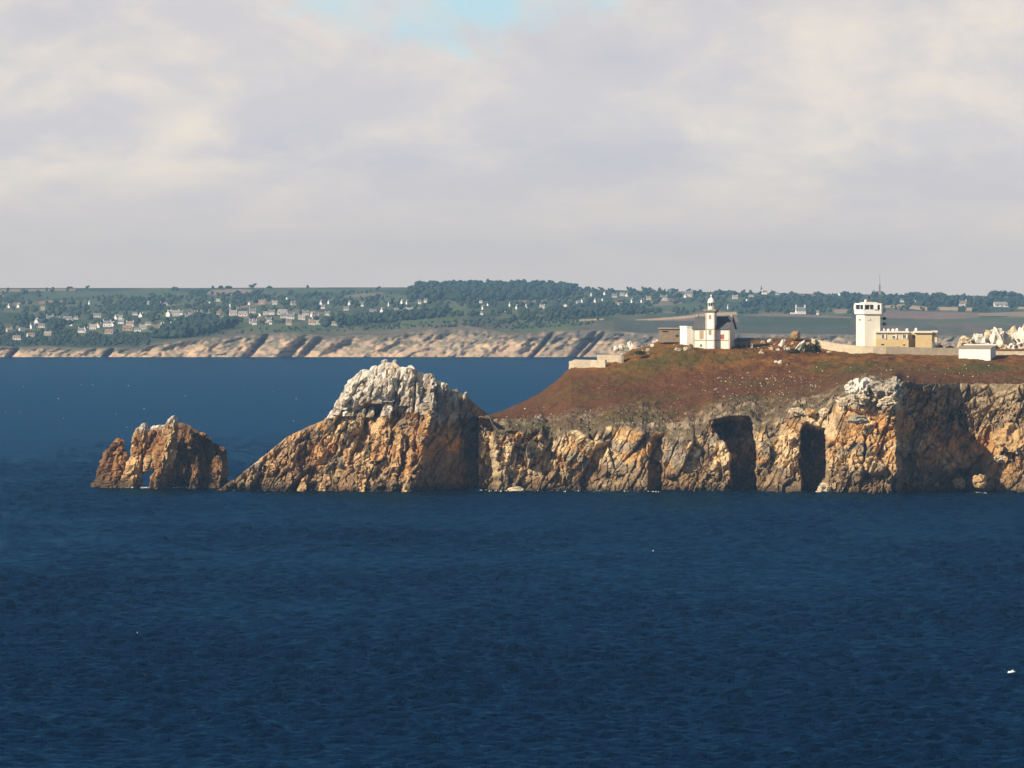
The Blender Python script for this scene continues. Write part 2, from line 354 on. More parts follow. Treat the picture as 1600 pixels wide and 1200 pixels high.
def build_headland():
    px = np.arange(748, 1861, 1.0); nf, ns1, ns2, ns3, nb = 165, 70, 45, 36, 16
    lip = ip(px, LIP)+5.5*fbm2(px/8, px*0, 77, 4)
    T = np.linspace(0, 1, nf)[:, None]
    PY = 786+(lip[None]-786)*T; PX = np.repeat(px[None], nf, 0)
    Yf = headland_front(PX, PY)
    X = (PX-800)*Yf/FPX; Z = EYE-(PY-VH)*Yf/FPX
    d, rs, es = rock_disp(X, Z, 500)
    fade = sst(1.0, .9, T)*.75+.25
    Yf = Yf-d*fade
    Z = Z+.25*d*fade*sst(0, .2, T)*sst(1, .8, T)
    V = [np.stack([(PX-800)*Yf/FPX, Yf, Z], -1)]
    C = rock_colour(X, Z, rs, 500)
    plate = sst(.40, .6, fbm2(PX/22, PY/16, 75, 3)+.5)*sst(1010, 900, PX)*sst(752, 735, PY)
    C = mixcol(C, np.array((.60,.47,.28))*(.85+.3*rs[2])[..., None], .7*plate)
    pale = sst(1300, 1320, PX)*sst(1425, 1400, PX)*sst(650, 615, PY)
    C = mixcol(C, (.5,.46,.38), .7*pale)
    scr = sst(.86, 1.0, T+.35*fbm2(PX/18, PY/12, 71, 3)); scr = scr*sst(.5, .7, np.broadcast_to(T, PX.shape))
    C = mixcol(C, SCRUB, scr*(1-.7*pale))
    bank = sst(1440, 1480, PX)*sst(690, 655, PY+14*fbm2(PX/14, PY/14, 72, 3))                        # earthy bank above the bay
    C = mixcol(C, lerp((.20,.15,.09), (.36,.28,.18), sst(.45, .65, fbm2(X/1.2, Z/.8, 73, 3)+.5)), .85*bank)
    CC = [C]
    sm = lambda a, n: np.convolve(np.pad(a, n, mode='edge'), np.hanning(2*n+3)[1:-1]/np.hanning(2*n+3).sum(), 'valid')
    yl, zl = sm(Yf[-1], 12), sm(Z[-1], 8); ry, rz_ = Yf[-1]-yl, Z[-1]-zl
    nodes = [(yl, zl)]
    for k, (tab, dy) in enumerate(((MID, 30), (FRO, 60), (SKY, 95))):
        yy = np.full_like(px, 2400.+dy+(8 if k == 0 else 4))
        nodes.append((yy, EYE-(ip(px, tab)-VH)*yy/FPX))
    y4 = nodes[-1][0]+50; nodes.append((y4, np.minimum(nodes[-1][1]-6, nodes[-1][1]*.6))); nodes.append((y4+55, np.full_like(px, -4)))
    for k, n in enumerate((ns1, ns2, ns3, nb//2, nb//2)):
        t = (np.arange(1, n+1)/n)[:, None]; a, bb = nodes[k], nodes[k+1]
        yy = a[0]*(1-t)+bb[0]*t
        te = t if k else t**.85
        zz_ = a[1]*(1-te)+bb[1]*te
        if k == 0: yy = yy+ry*(1-t)**5; zz_ = zz_+rz_*(1-t)**5
        V.append(np.stack([(px[None]-800)*yy/FPX, yy, zz_], -1))
    S = np.concatenate(V[1:], 0)
    # round the kinks between the slope sections, along the profile
    base = S.copy(); full = np.concatenate([V[0][-1:], S], 0)
    for _ in range(4):
        full[1:-1, :, 2] = .5*full[1:-1, :, 2]+.25*(full[:-2, :, 2]+full[2:, :, 2])
    S = full[1:]
    PXs = np.repeat(px[None], len(S), 0); PYs = VH+(EYE-S[..., 2])*FPX/S[..., 1]
    xs, ys = S[..., 0], S[..., 1]
    rows = np.arange(len(S))[:, None]*np.ones_like(PXs)
    scrub = sst(48, 6, rows+55*fbm2(xs/9, ys/9, 88, 3))*sst(1000, 960, np.abs(PXs-400))
    scrub = np.maximum(scrub, sst(52, 20, rows)*sst(905, 850, PXs))
    bump = 1.15*fbm2(xs/1.6, ys/2.4, 90, 4)+.9*fbm2(xs/9, ys/14, 94, 3)
    a, e, r = facet2(xs/1.3, ys/1.6, 97, 1.2)
    stony = .55*np.maximum(a-.1, 0)*scrub
    edge = sst(-2, 6, rows)
    S[..., 2] += (bump*(.55+.9*scrub)+stony)*edge*sst(0, 6, len(S)-rows)
    n1 = fbm2(xs/22, ys/16, 101, 4)+.5; n2 = fbm2(xs/9, ys/9, 105, 4)+.5; n3 = fbm2(xs/2.2, ys/3, 107, 3)+.5
    Cs = lerp(HEATH, HEATH_O, sst(600, 556, PYs+40*(n1-.5))*sst(.3, .55, n3*.5+n2*.5))
    ol = np.maximum(np.exp(-((PXs-1050)/70)**2-((PYs-562)/13)**2), .9*np.exp(-((PXs-1300)/70)**2-((PYs-574)/12)**2))
    ol = np.maximum(ol, .9*np.exp(-((PXs-1180)/60)**2-((PYs-640)/18)**2)); ol = np.maximum(ol, .7*np.exp(-((PXs-1520)/60)**2-((PYs-575)/9)**2))
    Cs = mixcol(Cs, OLIVE, np.clip(1.3*ol*sst(.3, .6, n2)+.45*sst(.56, .68, n2), 0, 1))
    sc = lerp(SCRUB, (.26,.205,.135), sst(.5, .7, n3+.25*(r-.5)))
    sc = mixcol(sc, (.09,.075,.03), .8*sst(.52, .64, n2))
    Cs = mixcol(Cs, sc, scrub)
    Cs = Cs*(.72+.56*n3)[..., None]
    CC.append(Cs)
    V = np.concatenate([V[0], S], 0)
    o = link('headland', grid_mesh('headland', V, np.concatenate(CC, 0), smooth=False), M['headland'])
    tag(o, 'brown heath headland ending in fractured ochre sea cliffs', 'headland', kind='structure')
    return px, S
HPX, HS = build_headland()
def ground(px, py=None, Y=None):
    "world point on the heath at photo column px; nearest row to photo row py, or to depth Y"
    i = int(np.clip(round((px-HPX[0])), 0, len(HPX)-1)); c = HS[:195, i]
    if Y is not None: return c[np.argmin(np.abs(c[:, 1]-Y))]
    pys = VH+(EYE-c[:, 2])*FPX/c[:, 1]; return c[np.argmin(np.abs(pys-py)+.02*np.arange(len(c)))]

# ------------------------------------------------------------------ rock slabs and boulders
def slab(name, base, tip, prof, Y, thick, mats, seed, parent=None, colours=None, ring=44, rows=46, lean=0.0, detail=1.0, yaw=0.0):
    "a leaning fin of rock: base and tip in photo pixels at depth Y; prof = half widths in photo pixels along it; thick = half thickness in m"
    t = np.linspace(0, 1, rows)[:, None]; a = np.linspace(0, 2*np.pi, ring, endpoint=False)[None]
    k = Y/FPX
    w_ = np.interp(t, np.linspace(0, 1, len(prof)), np.array(prof)*k)
    close = np.sqrt(np.clip(1-((t-.88)/.12).clip(0, 1)**2, 0.0004, 1)); w_ = w_*close; d_ = thick*(1-.45*t)*close
    ca, sa = np.cos(a), np.sin(a); e = .55
    ux = np.sign(ca)*np.abs(ca)**e; uy = np.sign(sa)*np.abs(sa)**e
    cx = ((base[0]+(tip[0]-base[0])*t)-800)*k; cz = EYE-((base[1]+(tip[1]-base[1])*t)-VH)*k
    lx, ly = w_*ux, d_*uy; cy_, sy_ = math.cos(yaw), math.sin(yaw)
    X = cx+lx*cy_-ly*sy_; Yy = Y+lean*(cz-cz[0])+lx*sy_+ly*cy_; Z = np.broadcast_to(cz, X.shape).copy()
    p = np.stack([X, Yy, Z], -1).reshape(-1, 3)
    dv = np.array([(tip[0]-base[0]), 0, -(tip[1]-base[1])], float); dv /= np.linalg.norm(dv); ac = np.array([dv[2], 0, -dv[0]])
    q = np.stack([p@ac, p[:, 1], p@dv], 1)
    q = q+.5*np.stack([fbm2(p[:,0]/2, p[:,2]/2, seed+5, 2), fbm2(p[:,0]/2+5, p[:,2]/2, seed+6, 2), fbm2(p[:,1]/2, p[:,2]/2, seed+7, 2)], 1)
    v1, e1, r1 = facet3(q/np.array([2.2, 2.4, 5.0]), seed, 1.3); v2, e2, r2 = facet3(q/np.array([.8, .9, 1.7]), seed+9, 1.3)
    v3, e3, r3 = facet3(q/np.array([.38, .42, .6]), seed+19, 1.2)
    d = (.55*v1+.36*v2+.17*v3-.5*np.exp(-e1/.07)-.25*np.exp(-e2/.08))*detail*min(1, w_.max()/1.6)
    nrm = np.stack([ux*cy_-uy*sy_+0*t, ux*sy_+uy*cy_+0*t, .0*ux+0*t], -1).reshape(-1, 3)
    nrm /= np.linalg.norm(nrm, axis=1)[:, None]
    tt = np.broadcast_to(t, X.shape).reshape(-1)
    p = p+nrm*(d*sst(1.0, .93, tt))[:, None]; p[:, 2] += .35*d*sst(.5, 1, tt)
    c = rock_colour(p[:, 0], p[:, 2], (r1, r1, r2), seed) if colours is None else colours(p, tt, r1, r2, seed)
    V = p.reshape(rows, ring, 3); V = np.concatenate([V, V[:, :1]], 1)
    Cc = c.reshape(rows, ring, 3); Cc = np.concatenate([Cc, Cc[:, :1]], 1)
    return link(name, grid_mesh(name, V, Cc, smooth=False), M[mats], parent)
import bmesh
_ico = {}
def ico(sub):
    if sub not in _ico:
        bm = bmesh.new(); bmesh.ops.create_icosphere(bm, subdivisions=sub, radius=1); bm.verts.ensure_lookup_table()
        _ico[sub] = (np.array([v.co[:] for v in bm.verts]), [tuple(v.index for v in f.verts) for f in bm.faces]); bm.free()
    return _ico[sub]
def rock_mesh(seed, sub=3, sharp=.35, blocky=.6):
    v, f = ico(sub); v = np.sign(v)*np.abs(v)**(1-.35*blocky); v = v/np.abs(v).max()
    a, e, r = facet3(v*1.25+seed*3.1, seed, 1.2); a2, e2, r2 = facet3(v*3+seed*1.7, seed+3, 1.2)
    return v*(1+sharp*.75*a+sharp*.3*a2)[:, None]*.8, f, r2
def boulder(name, px, py, wpx, hpx, Y, seed, mname='rock', base=(.5,.44,.34), lab=None, cat='rock', group=None, tilt=0., sub=3, parent=None, depth=None, sharp=.35):
    "boulder whose foot stands at photo pixel (px,py), depth Y"
    v, f, r = rock_mesh(seed, sub, sharp); k = Y/FPX
    sxm, szm = wpx*k/2, hpx*k/2; sym = depth/2 if depth else (sxm+szm)*.5
    v = v*np.array([sxm, sym, szm*1.15])*1.15
    c_, s_ = math.cos(tilt), math.sin(tilt); v = np.stack([v[:,0]*c_+v[:,2]*s_, v[:,1], -v[:,0]*s_+v[:,2]*c_], 1)
    p0 = np.array(P(px, py, Y)); me = bpy.data.meshes.new(name)
    v[:, 2] += szm*.72
    me.from_pydata([tuple(x) for x in v], [], f); me.update()
    c = np.asarray(base)*(.75+.5*r)[:, None]; set_cols(me, c)
    o = link(name, me, M[mname], parent); o.location = p0 if parent is None else p0-np.array(parent.location)
    if lab: tag(o, lab, cat, group)
    return o

# ---- rock islet with the white crest
ISL = [(330,772),(352,758),(375,742),(400,722),(430,698),(450,682),(480,667),(505,657),(521,643),(526,628),(537,609),(548,593),(562,580),(580,578),(590,571),(602,566),(616,566),(626,573),(645,576),(662,583),(692,598),(705,611),(727,616),(740,629),(755,642),(767,650),(785,668),(800,690),(815,720),(830,772)]
ISB = P(560, 768, 2400)
def islet_front(px, py):
    ax = ip(py, [(560,634),(600,648),(640,664),(700,664),(770,640)])
    ax = ax+4*np.sin(py/13.)
    k = .1705; Y = 2388+np.where(px < ax, (ax-px)*k*.30, (px-ax)*k*2.0)
    return Y+np.clip(769-py, 0, 999)*k*.42
def build_islet():
    root = empty('rock_islet', (ISB[0], ISB[1], 0)); tag(root, 'conical ochre rock with white slab crest between sea stack and headland', 'rock', None)
    px = np.arange(330, 831, 1.0); nf = 190; nb = 40
    top = ip(px, ISL)+2.2*fbm2(px/6, px*0, 60, 3)
    T = np.linspace(0, 1, nf)[:, None]; PY = 788+(top[None]-788)*T; PX = np.repeat(px[None], nf, 0)
    Yf = islet_front(PX, PY); X = (PX-800)*Yf/FPX; Z = EYE-(PY-VH)*Yf/FPX
    d, rs, es = rock_disp(X, Z, 700, 60)
    for (x1, y1), (x2, y2), wd, dp in (((629,566),(613,632),2.6,3.2),((651,572),(646,640),2.0,2.6),((592,570),(578,622),1.6,1.6),((566,580),(552,626),1.5,1.5),((680,590),(676,640),1.8,1.8)):
        f = np.clip((PY-y1)/(y2-y1), -.1, 1.1); d = d-dp*np.exp(-((PX-(x1+(x2-x1)*f))/wd)**2)*sst(y2+8, y2-4, PY)
    Yf = Yf-d*(sst(1, .86, T)*.85+.15); Z = Z+.3*d*sst(0, .15, T)*sst(1.0, .85, T)
    Vf = np.stack([(PX-800)*Yf/FPX, Yf, Z], -1)
    C = rock_colour(X, Z, rs, 700)
    C = mixcol(C, (.40,.20,.07), .35*sst(.4, .6, fbm2(X/12, Z/12, 66, 2)+.5))
    yb = 645+.10*(PX-560)+10*fbm2(PX/16, PY/16, 61, 3)
    white = sst(yb+4, yb-6, PY)*sst(735, 700, PX); white = white*(.55+.6*rs[1])
    C = mixcol(C, (.58,.53,.45), np.clip(white, 0, 1))
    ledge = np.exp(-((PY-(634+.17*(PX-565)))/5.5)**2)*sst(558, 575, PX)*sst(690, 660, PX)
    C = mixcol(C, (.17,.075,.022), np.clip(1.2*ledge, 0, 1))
    V = [Vf]; t = (np.arange(1, nb+1)/nb)[:, None]; y1, z1 = Yf[-1], Z[-1]
    zz_ = z1*(1-t)-3*t; yy = y1+(z1-zz_)*.9+1.5*np.sqrt(t); xb = (px-800)*y1/FPX
    V.append(np.stack([xb[None]+0*t, yy, zz_+.6*fbm2(xb/3+0*t, zz_/3, 64, 3)], -1))
    C = np.concatenate([C, np.repeat(C[-1:], nb, 0)], 0); V = np.concatenate(V, 0)-np.array([ISB[0], ISB[1], 0])
    link('body', grid_mesh('islet_body', V, C, smooth=False), M['rock'], root)
    def wcol(p, tt, r1, r2, seed):
        c = lerp((.30,.24,.17), WHITE, sst(.3, .75, .45*r1+.55*(fbm2(p[:,0]/1.5, p[:,2]/3, seed, 3)+.5)+.3*(tt-.4)-.22*sst(-25.0, -22.0, p[:, 0])))
        return c*(.8+.4*r2)[:, None]
    for i, (bx, by, tx, ty, wd, th) in enumerate([(524,648,532,622,7,1.8),(538,640,550,592,10,2.2),(556,636,570,577,10,2.6),(573,622,586,571,8,2.2),(588,630,603,561,9,2.6),(607,628,617,562,9,2.2),(632,634,642,571,9,2.4),(664,648,672,583,13,2.6),(690,652,694,598,11,2.2),(705,640,713,607,6,1.4),(723,646,728,612,4,1.4),(516,654,521,641,5,1.2),(545,650,553,618,8,1.5),(603,650,609,612,8,1.5),(577,652,583,634,6,1.2)]):
        Ys = float(islet_front(np.array(float(bx)), np.array(float(by))))+1.1+(wd*.2 if bx > 625 else 0)
        s = slab('rock_slab', (bx, by), (tx, ty), [wd, wd*1.05, wd*.95, wd*.7, wd*.45], Ys, th+.7, 'rock', 800+i*13, None, wcol, 34, 40, lean=.36, detail=.7)
        s.parent = root; s.matrix_parent_inverse = root.matrix_world.inverted() if False else s.matrix_parent_inverse
        s.location = (-ISB[0], -ISB[1], 0)
    def ocol(p, tt, r1, r2, seed): return lerp((.40,.20,.075), (.52,.36,.18), r1)*(.7+.5*r2)[:, None]
    for i, (bx, by, tx, ty, wd, th) in enumerate([(632,770,642,700,5,1.5),(614,742,624,672,7,1.8),(590,720,600,670,9,2),(598,690,606,648,8,1.6),(560,770,572,728,8,1.6),(505,768,516,735,7,1.4),(470,768,480,740,6,1.3),(533,745,545,700,8,1.6),(664,668,671,640,5,1.3)]):
        Ys = float(islet_front(np.array(float(bx)), np.array(float(by))))+.2
        s = slab('rock_slab', (bx, by), (tx, ty), [wd, wd*1.1, wd, wd*.8, wd*.5], Ys, th, 'rock', 1100+i*13, None, ocol, 34, 40, lean=.34)
        s.parent = root; s.location = (-ISB[0], -ISB[1], 0)
build_islet()

# ---- arched sea stack
def build_stack():
    Ys = waterY(763.5); b0 = P(245, 763.5, Ys); root = empty('sea_stack', (b0[0], b0[1], 0))
    tag(root, 'jagged arched sea stack of leaning brown slabs, left of the conical rock', 'sea stack')
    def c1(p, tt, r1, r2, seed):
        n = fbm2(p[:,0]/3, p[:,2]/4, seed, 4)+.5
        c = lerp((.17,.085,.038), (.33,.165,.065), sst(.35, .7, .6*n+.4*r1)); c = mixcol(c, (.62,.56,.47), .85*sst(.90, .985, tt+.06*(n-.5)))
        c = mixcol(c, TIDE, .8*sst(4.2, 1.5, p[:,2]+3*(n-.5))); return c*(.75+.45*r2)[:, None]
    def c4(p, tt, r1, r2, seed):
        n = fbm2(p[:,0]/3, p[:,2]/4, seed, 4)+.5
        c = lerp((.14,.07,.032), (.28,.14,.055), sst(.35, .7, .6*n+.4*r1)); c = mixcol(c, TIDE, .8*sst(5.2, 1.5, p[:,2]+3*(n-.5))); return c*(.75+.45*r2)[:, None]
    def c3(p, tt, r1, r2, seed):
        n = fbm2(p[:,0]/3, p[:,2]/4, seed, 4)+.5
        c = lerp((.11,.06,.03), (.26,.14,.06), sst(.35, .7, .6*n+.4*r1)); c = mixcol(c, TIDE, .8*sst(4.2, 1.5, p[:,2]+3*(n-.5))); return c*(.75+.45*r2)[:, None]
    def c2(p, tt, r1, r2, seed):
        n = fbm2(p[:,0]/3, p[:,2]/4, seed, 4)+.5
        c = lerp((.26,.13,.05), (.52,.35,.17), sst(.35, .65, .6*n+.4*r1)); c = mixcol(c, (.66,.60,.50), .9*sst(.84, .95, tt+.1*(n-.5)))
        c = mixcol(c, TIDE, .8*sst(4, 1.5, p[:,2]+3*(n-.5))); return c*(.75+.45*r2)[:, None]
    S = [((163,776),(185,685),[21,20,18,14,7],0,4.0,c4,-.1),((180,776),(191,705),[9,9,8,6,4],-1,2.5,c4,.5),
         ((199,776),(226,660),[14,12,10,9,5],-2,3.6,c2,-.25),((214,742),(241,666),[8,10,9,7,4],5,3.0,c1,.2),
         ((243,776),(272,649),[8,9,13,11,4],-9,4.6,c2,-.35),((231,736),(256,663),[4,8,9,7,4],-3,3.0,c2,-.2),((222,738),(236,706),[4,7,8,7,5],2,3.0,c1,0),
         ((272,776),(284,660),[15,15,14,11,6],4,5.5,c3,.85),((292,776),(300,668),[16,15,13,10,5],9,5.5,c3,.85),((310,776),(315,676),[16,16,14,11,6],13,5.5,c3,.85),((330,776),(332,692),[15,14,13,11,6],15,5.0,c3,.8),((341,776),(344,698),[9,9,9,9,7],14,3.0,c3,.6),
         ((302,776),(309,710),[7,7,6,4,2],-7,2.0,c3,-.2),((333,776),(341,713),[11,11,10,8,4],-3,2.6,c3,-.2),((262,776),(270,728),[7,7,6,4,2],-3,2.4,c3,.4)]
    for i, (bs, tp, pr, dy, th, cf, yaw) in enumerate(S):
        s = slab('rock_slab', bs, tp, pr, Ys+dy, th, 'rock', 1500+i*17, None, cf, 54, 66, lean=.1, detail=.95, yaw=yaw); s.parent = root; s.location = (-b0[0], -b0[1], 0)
build_stack()

# ---- crags, boulders
def rockcol(k): return {'w': (.66,.62,.54), 'c': (.54,.44,.30), 'g': (.38,.33,.26), 'o': (.46,.30,.14), 'b': (.24,.16,.09)}[k]
CR = [ # px, foot py, width, height, depth offset, colour, tilt, label
 (807,769,26,9,-9,'c',0,'smooth pale oval boulder at the waterline below the left cliff'),
 (758,769,10,4,-6,'c',0,'tiny pale rock at the waterline in the shaded gap'),
 (1499,760,20,14,-14,'o',.2,'left one of two boulders at the foot of the shaded bay'),
 (1531,758,21,18,-14,'o',-.2,'right one of two boulders at the foot of the shaded bay'),
 (1337,614,26,24,-3,'w',.5,'bright white slab crag on the cliff top, left of the grey knob'),
 (1352,610,16,22,-4,'w',.35,'narrow white crag leaning against the bright cliff top slab'),
 (1375,612,34,18,-2,'g',.1,'low grey crag between the white slab and the dark knob'),
 (1396,616,30,26,-2,'g',0,'rounded grey knob of rock at the cliff top edge'),
 (1385,632,24,12,-7,'c',0,'pale ledge block just under the grey cliff top knob'),
 (1343,628,24,12,-7,'c',.2,'cream block on the ledge under the white slab crag'),
 (1318,632,20,12,-6,'c',-.1,'small cream block left of the white slab crag'),
 (1340,660,28,12,-8,'g',.2,'grey flat block halfway up the sunlit cliff block'),
 (1244,646,22,10,-4,'c',.1,'pale block on the lip above the narrow cleft, left end'),
 (1268,648,20,10,-4,'o',.2,'ochre block on the lip above the narrow cleft, middle'),
 (1287,650,15,12,-4,'c',-.2,'pale block on the lip above the narrow cleft, right end'),
 (1575,700,44,34,-4,'o',.35,'large ochre slab at the right edge beyond the bay'),
 (1598,708,30,40,-6,'o',.4,'ochre slab cut by the right edge of the view'),
 (1562,720,18,10,-6,'c',0,'cream block below the large ochre slab at right'),
 (1288,772,24,14,-6,'c',.1,'rounded rock at the waterline under the narrow cleft'),
]
for i, (x, y, wd, h, dy, cc, tl, lab) in enumerate(CR):
    Yb = float(headland_front(np.array(float(x)), np.array(float(y))))
    if i in (4,5,6,7,8,9,10): Yb = float(headland_front(np.array(float(x)), np.array(628.)))
    boulder('boulder' if i < 4 else 'crag_rock', x, y, wd, h, Yb+dy+2.5, 40+i, 'rock', rockcol(cc), lab, 'rock', None, tl, 4, sharp=.4 if i > 3 else .25)
# white outcrop beyond the garage
OUT = [(1512,541,24,16,'c'),(1530,541,26,18,'w'),(1548,541,24,26,'c'),(1560,541,22,30,'w'),(1574,541,24,22,'w'),(1586,541,22,26,'c'),(1600,542,26,34,'w'),(1618,543,30,38,'w'),(1540,546,16,8,'w'),(1582,548,14,12,'w'),(1570,545,12,8,'c')]
names = ['leftmost low cream rock','second rock from the left','third rock, cream and taller','tall white middle rock','fifth rock from the left','sixth rock, cream','tall white rock at the right edge','hidden right end rock','small white front rock at the left','small white front rock at the right','small cream front rock']
for i, (x, y, wd, h, cc) in enumerate(OUT):
    if x > 1610: continue
    boulder('outcrop_rock', x, y, wd, h, 2520+(i % 3)*3-(8 if i > 7 else 0), 90+i, 'rock', rockcol(cc), names[i]+' of the white outcrop behind the garage', 'rock', 'rocks of the white outcrop behind the garage', .3*math.sin(i*2.1), 3, sharp=.45)
# slabs between the lighthouse and the signal tower
SL = [(1184,540,8,5,'g',0,'grey stone'),(1193,536,9,6,'g',.3,'grey leaning stone'),(1203,534,8,7,'w',.2,'white stone'),(1205,546,9,6,'c',0,'cream stone'),(1222,541,8,16,'w',.55,'tall white tilted slab'),(1227,545,6,8,'g',.3,'grey stone'),(1231,546,7,5,'w',0,'small white stone'),(1216,547,7,5,'w',.2,'white stone'),(1249,549,9,21,'w',.6,'brightest tall white tilted slab'),(1257,550,10,17,'g',.4,'grey slab'),(1238,538,6,6,'c',0,'cream stone'),(1262,538,7,6,'g',0,'grey stone'),(1295,551,8,5,'c',0,'cream stone'),(1212,566,6,5,'w',0,'small white stone'),(1219,567,8,6,'w',.3,'white stone'),(1190,552,9,5,'c',.2,'cream stone')]
wh = ['right of the low ruin roof','second right of the ruin','beside the ruin shadow top','below the first white slab group','left of the two tilted slabs','at the foot of the left tilted slab','between the two tilted slabs','left of the left tilted slab foot','left of the dark shrub','leaning behind the brightest tilted slab','under the round boulder','right of the round boulder','at the end of the curved wall','lying alone on the heath, left of its pair','lying on the heath, right of its pair','in front of the ruin']
for i, (x, y, wd, h, cc, tl, nm) in enumerate(SL):
    g = ground(x, y); boulder('heath_stone', x, y+1.5, wd, h, g[1], 130+i, 'rock', rockcol(cc), nm+' '+wh[i], 'stone', 'pale stones beside the lighthouse', tl, 2, sharp=.3)
LR = [(963,546,10,9,'w'),(972,545,12,10,'w'),(985,543,9,13,'w'),(1000,552,14,5,'c'),(1013,548,10,6,'g'),(1019,541,6,6,'w'),(1033,530,4,7,'w'),(1027,533,5,4,'w'),(1022,534,6,4,'w'),(1060,548,12,7,'g'),(1072,548,10,8,'c'),(1079,545,8,10,'b')]
ln = ['leftmost white rock above the stone wall','second white rock above the stone wall','tall white rock right above the stone wall','flat cream rock on the slope left of the lighthouse','grey rock on the slope under the concrete hut','small white rock left below the concrete hut','small upright white rock at the left corner of the concrete hut','white pebble rock just left of the concrete hut','white pebble rock second left of the concrete hut','grey rock left of the lighthouse foot','cream rock nearer the lighthouse foot','brown rock touching the lighthouse left wall']
for i, (x, y, wd, h, cc) in enumerate(LR):
    g = ground(x, y); boulder('heath_stone', x, y+1.5, wd, h, g[1], 170+i, 'rock', rockcol(cc), ln[i], 'stone', 'pale stones left of the lighthouse', .3*math.sin(i*1.7), 2, sharp=.3)
boulder('round_boulder', 1243, 530, 17, 15, 2490, 33, 'rock', (.30,.20,.11), 'lone round brown boulder on the skyline between lighthouse and signal tower', 'boulder', sub=3, sharp=.12)
# small white stones strewn over the heath: too small to pick apart
def strewn():
    mb = MB(); rng = np.random.RandomState(5); v, f = ico(1)
    def put(x, y, s):
        g = ground(x, y); r = s*g[1]/FPX/2
        q = v*np.array([r*1.3, r, r])*(.7+.6*rng.rand(len(v), 1)); a = rng.rand()*3
        q = np.stack([q[:,0]*math.cos(a)-q[:,2]*math.sin(a)*.5, q[:,1], q[:,2]+q[:,0]*.3], 1)+g+np.array([0, 0, r*.5])
        mb.add(q, f)
    for _ in range(150): put(1215+rng.randn()*45, 600+rng.randn()*13, .9+1.6*rng.rand()**2)
    for _ in range(45): put(1135+rng.randn()*25, 602+rng.randn()*14, .8+1.3*rng.rand()**2)
    for _ in range(60): put(900+rng.rand()*220, 600+rng.rand()*55, .6+1.0*rng.rand()**2)
    for _ in range(150): put(780+rng.rand()*330, 636+rng.rand()*34, .7+1.3*rng.rand()**2)
    for _ in range(50): put(1300+rng.rand()*300, 570+rng.rand()*22, .7+1.6*rng.rand()**2)
    for _ in range(60): put(1155+rng.rand()*130, 532+rng.rand()*20, .7+1.8*rng.rand()**2)
    for _ in range(35): put(985+rng.rand()*95, 535+rng.rand()*20, .7+1.8*rng.rand()**2)
    tag(mb.build('strewn_stones', M['white_stone']), 'small white stones strewn over the brown heath', 'stones', kind='stuff')
strewn()

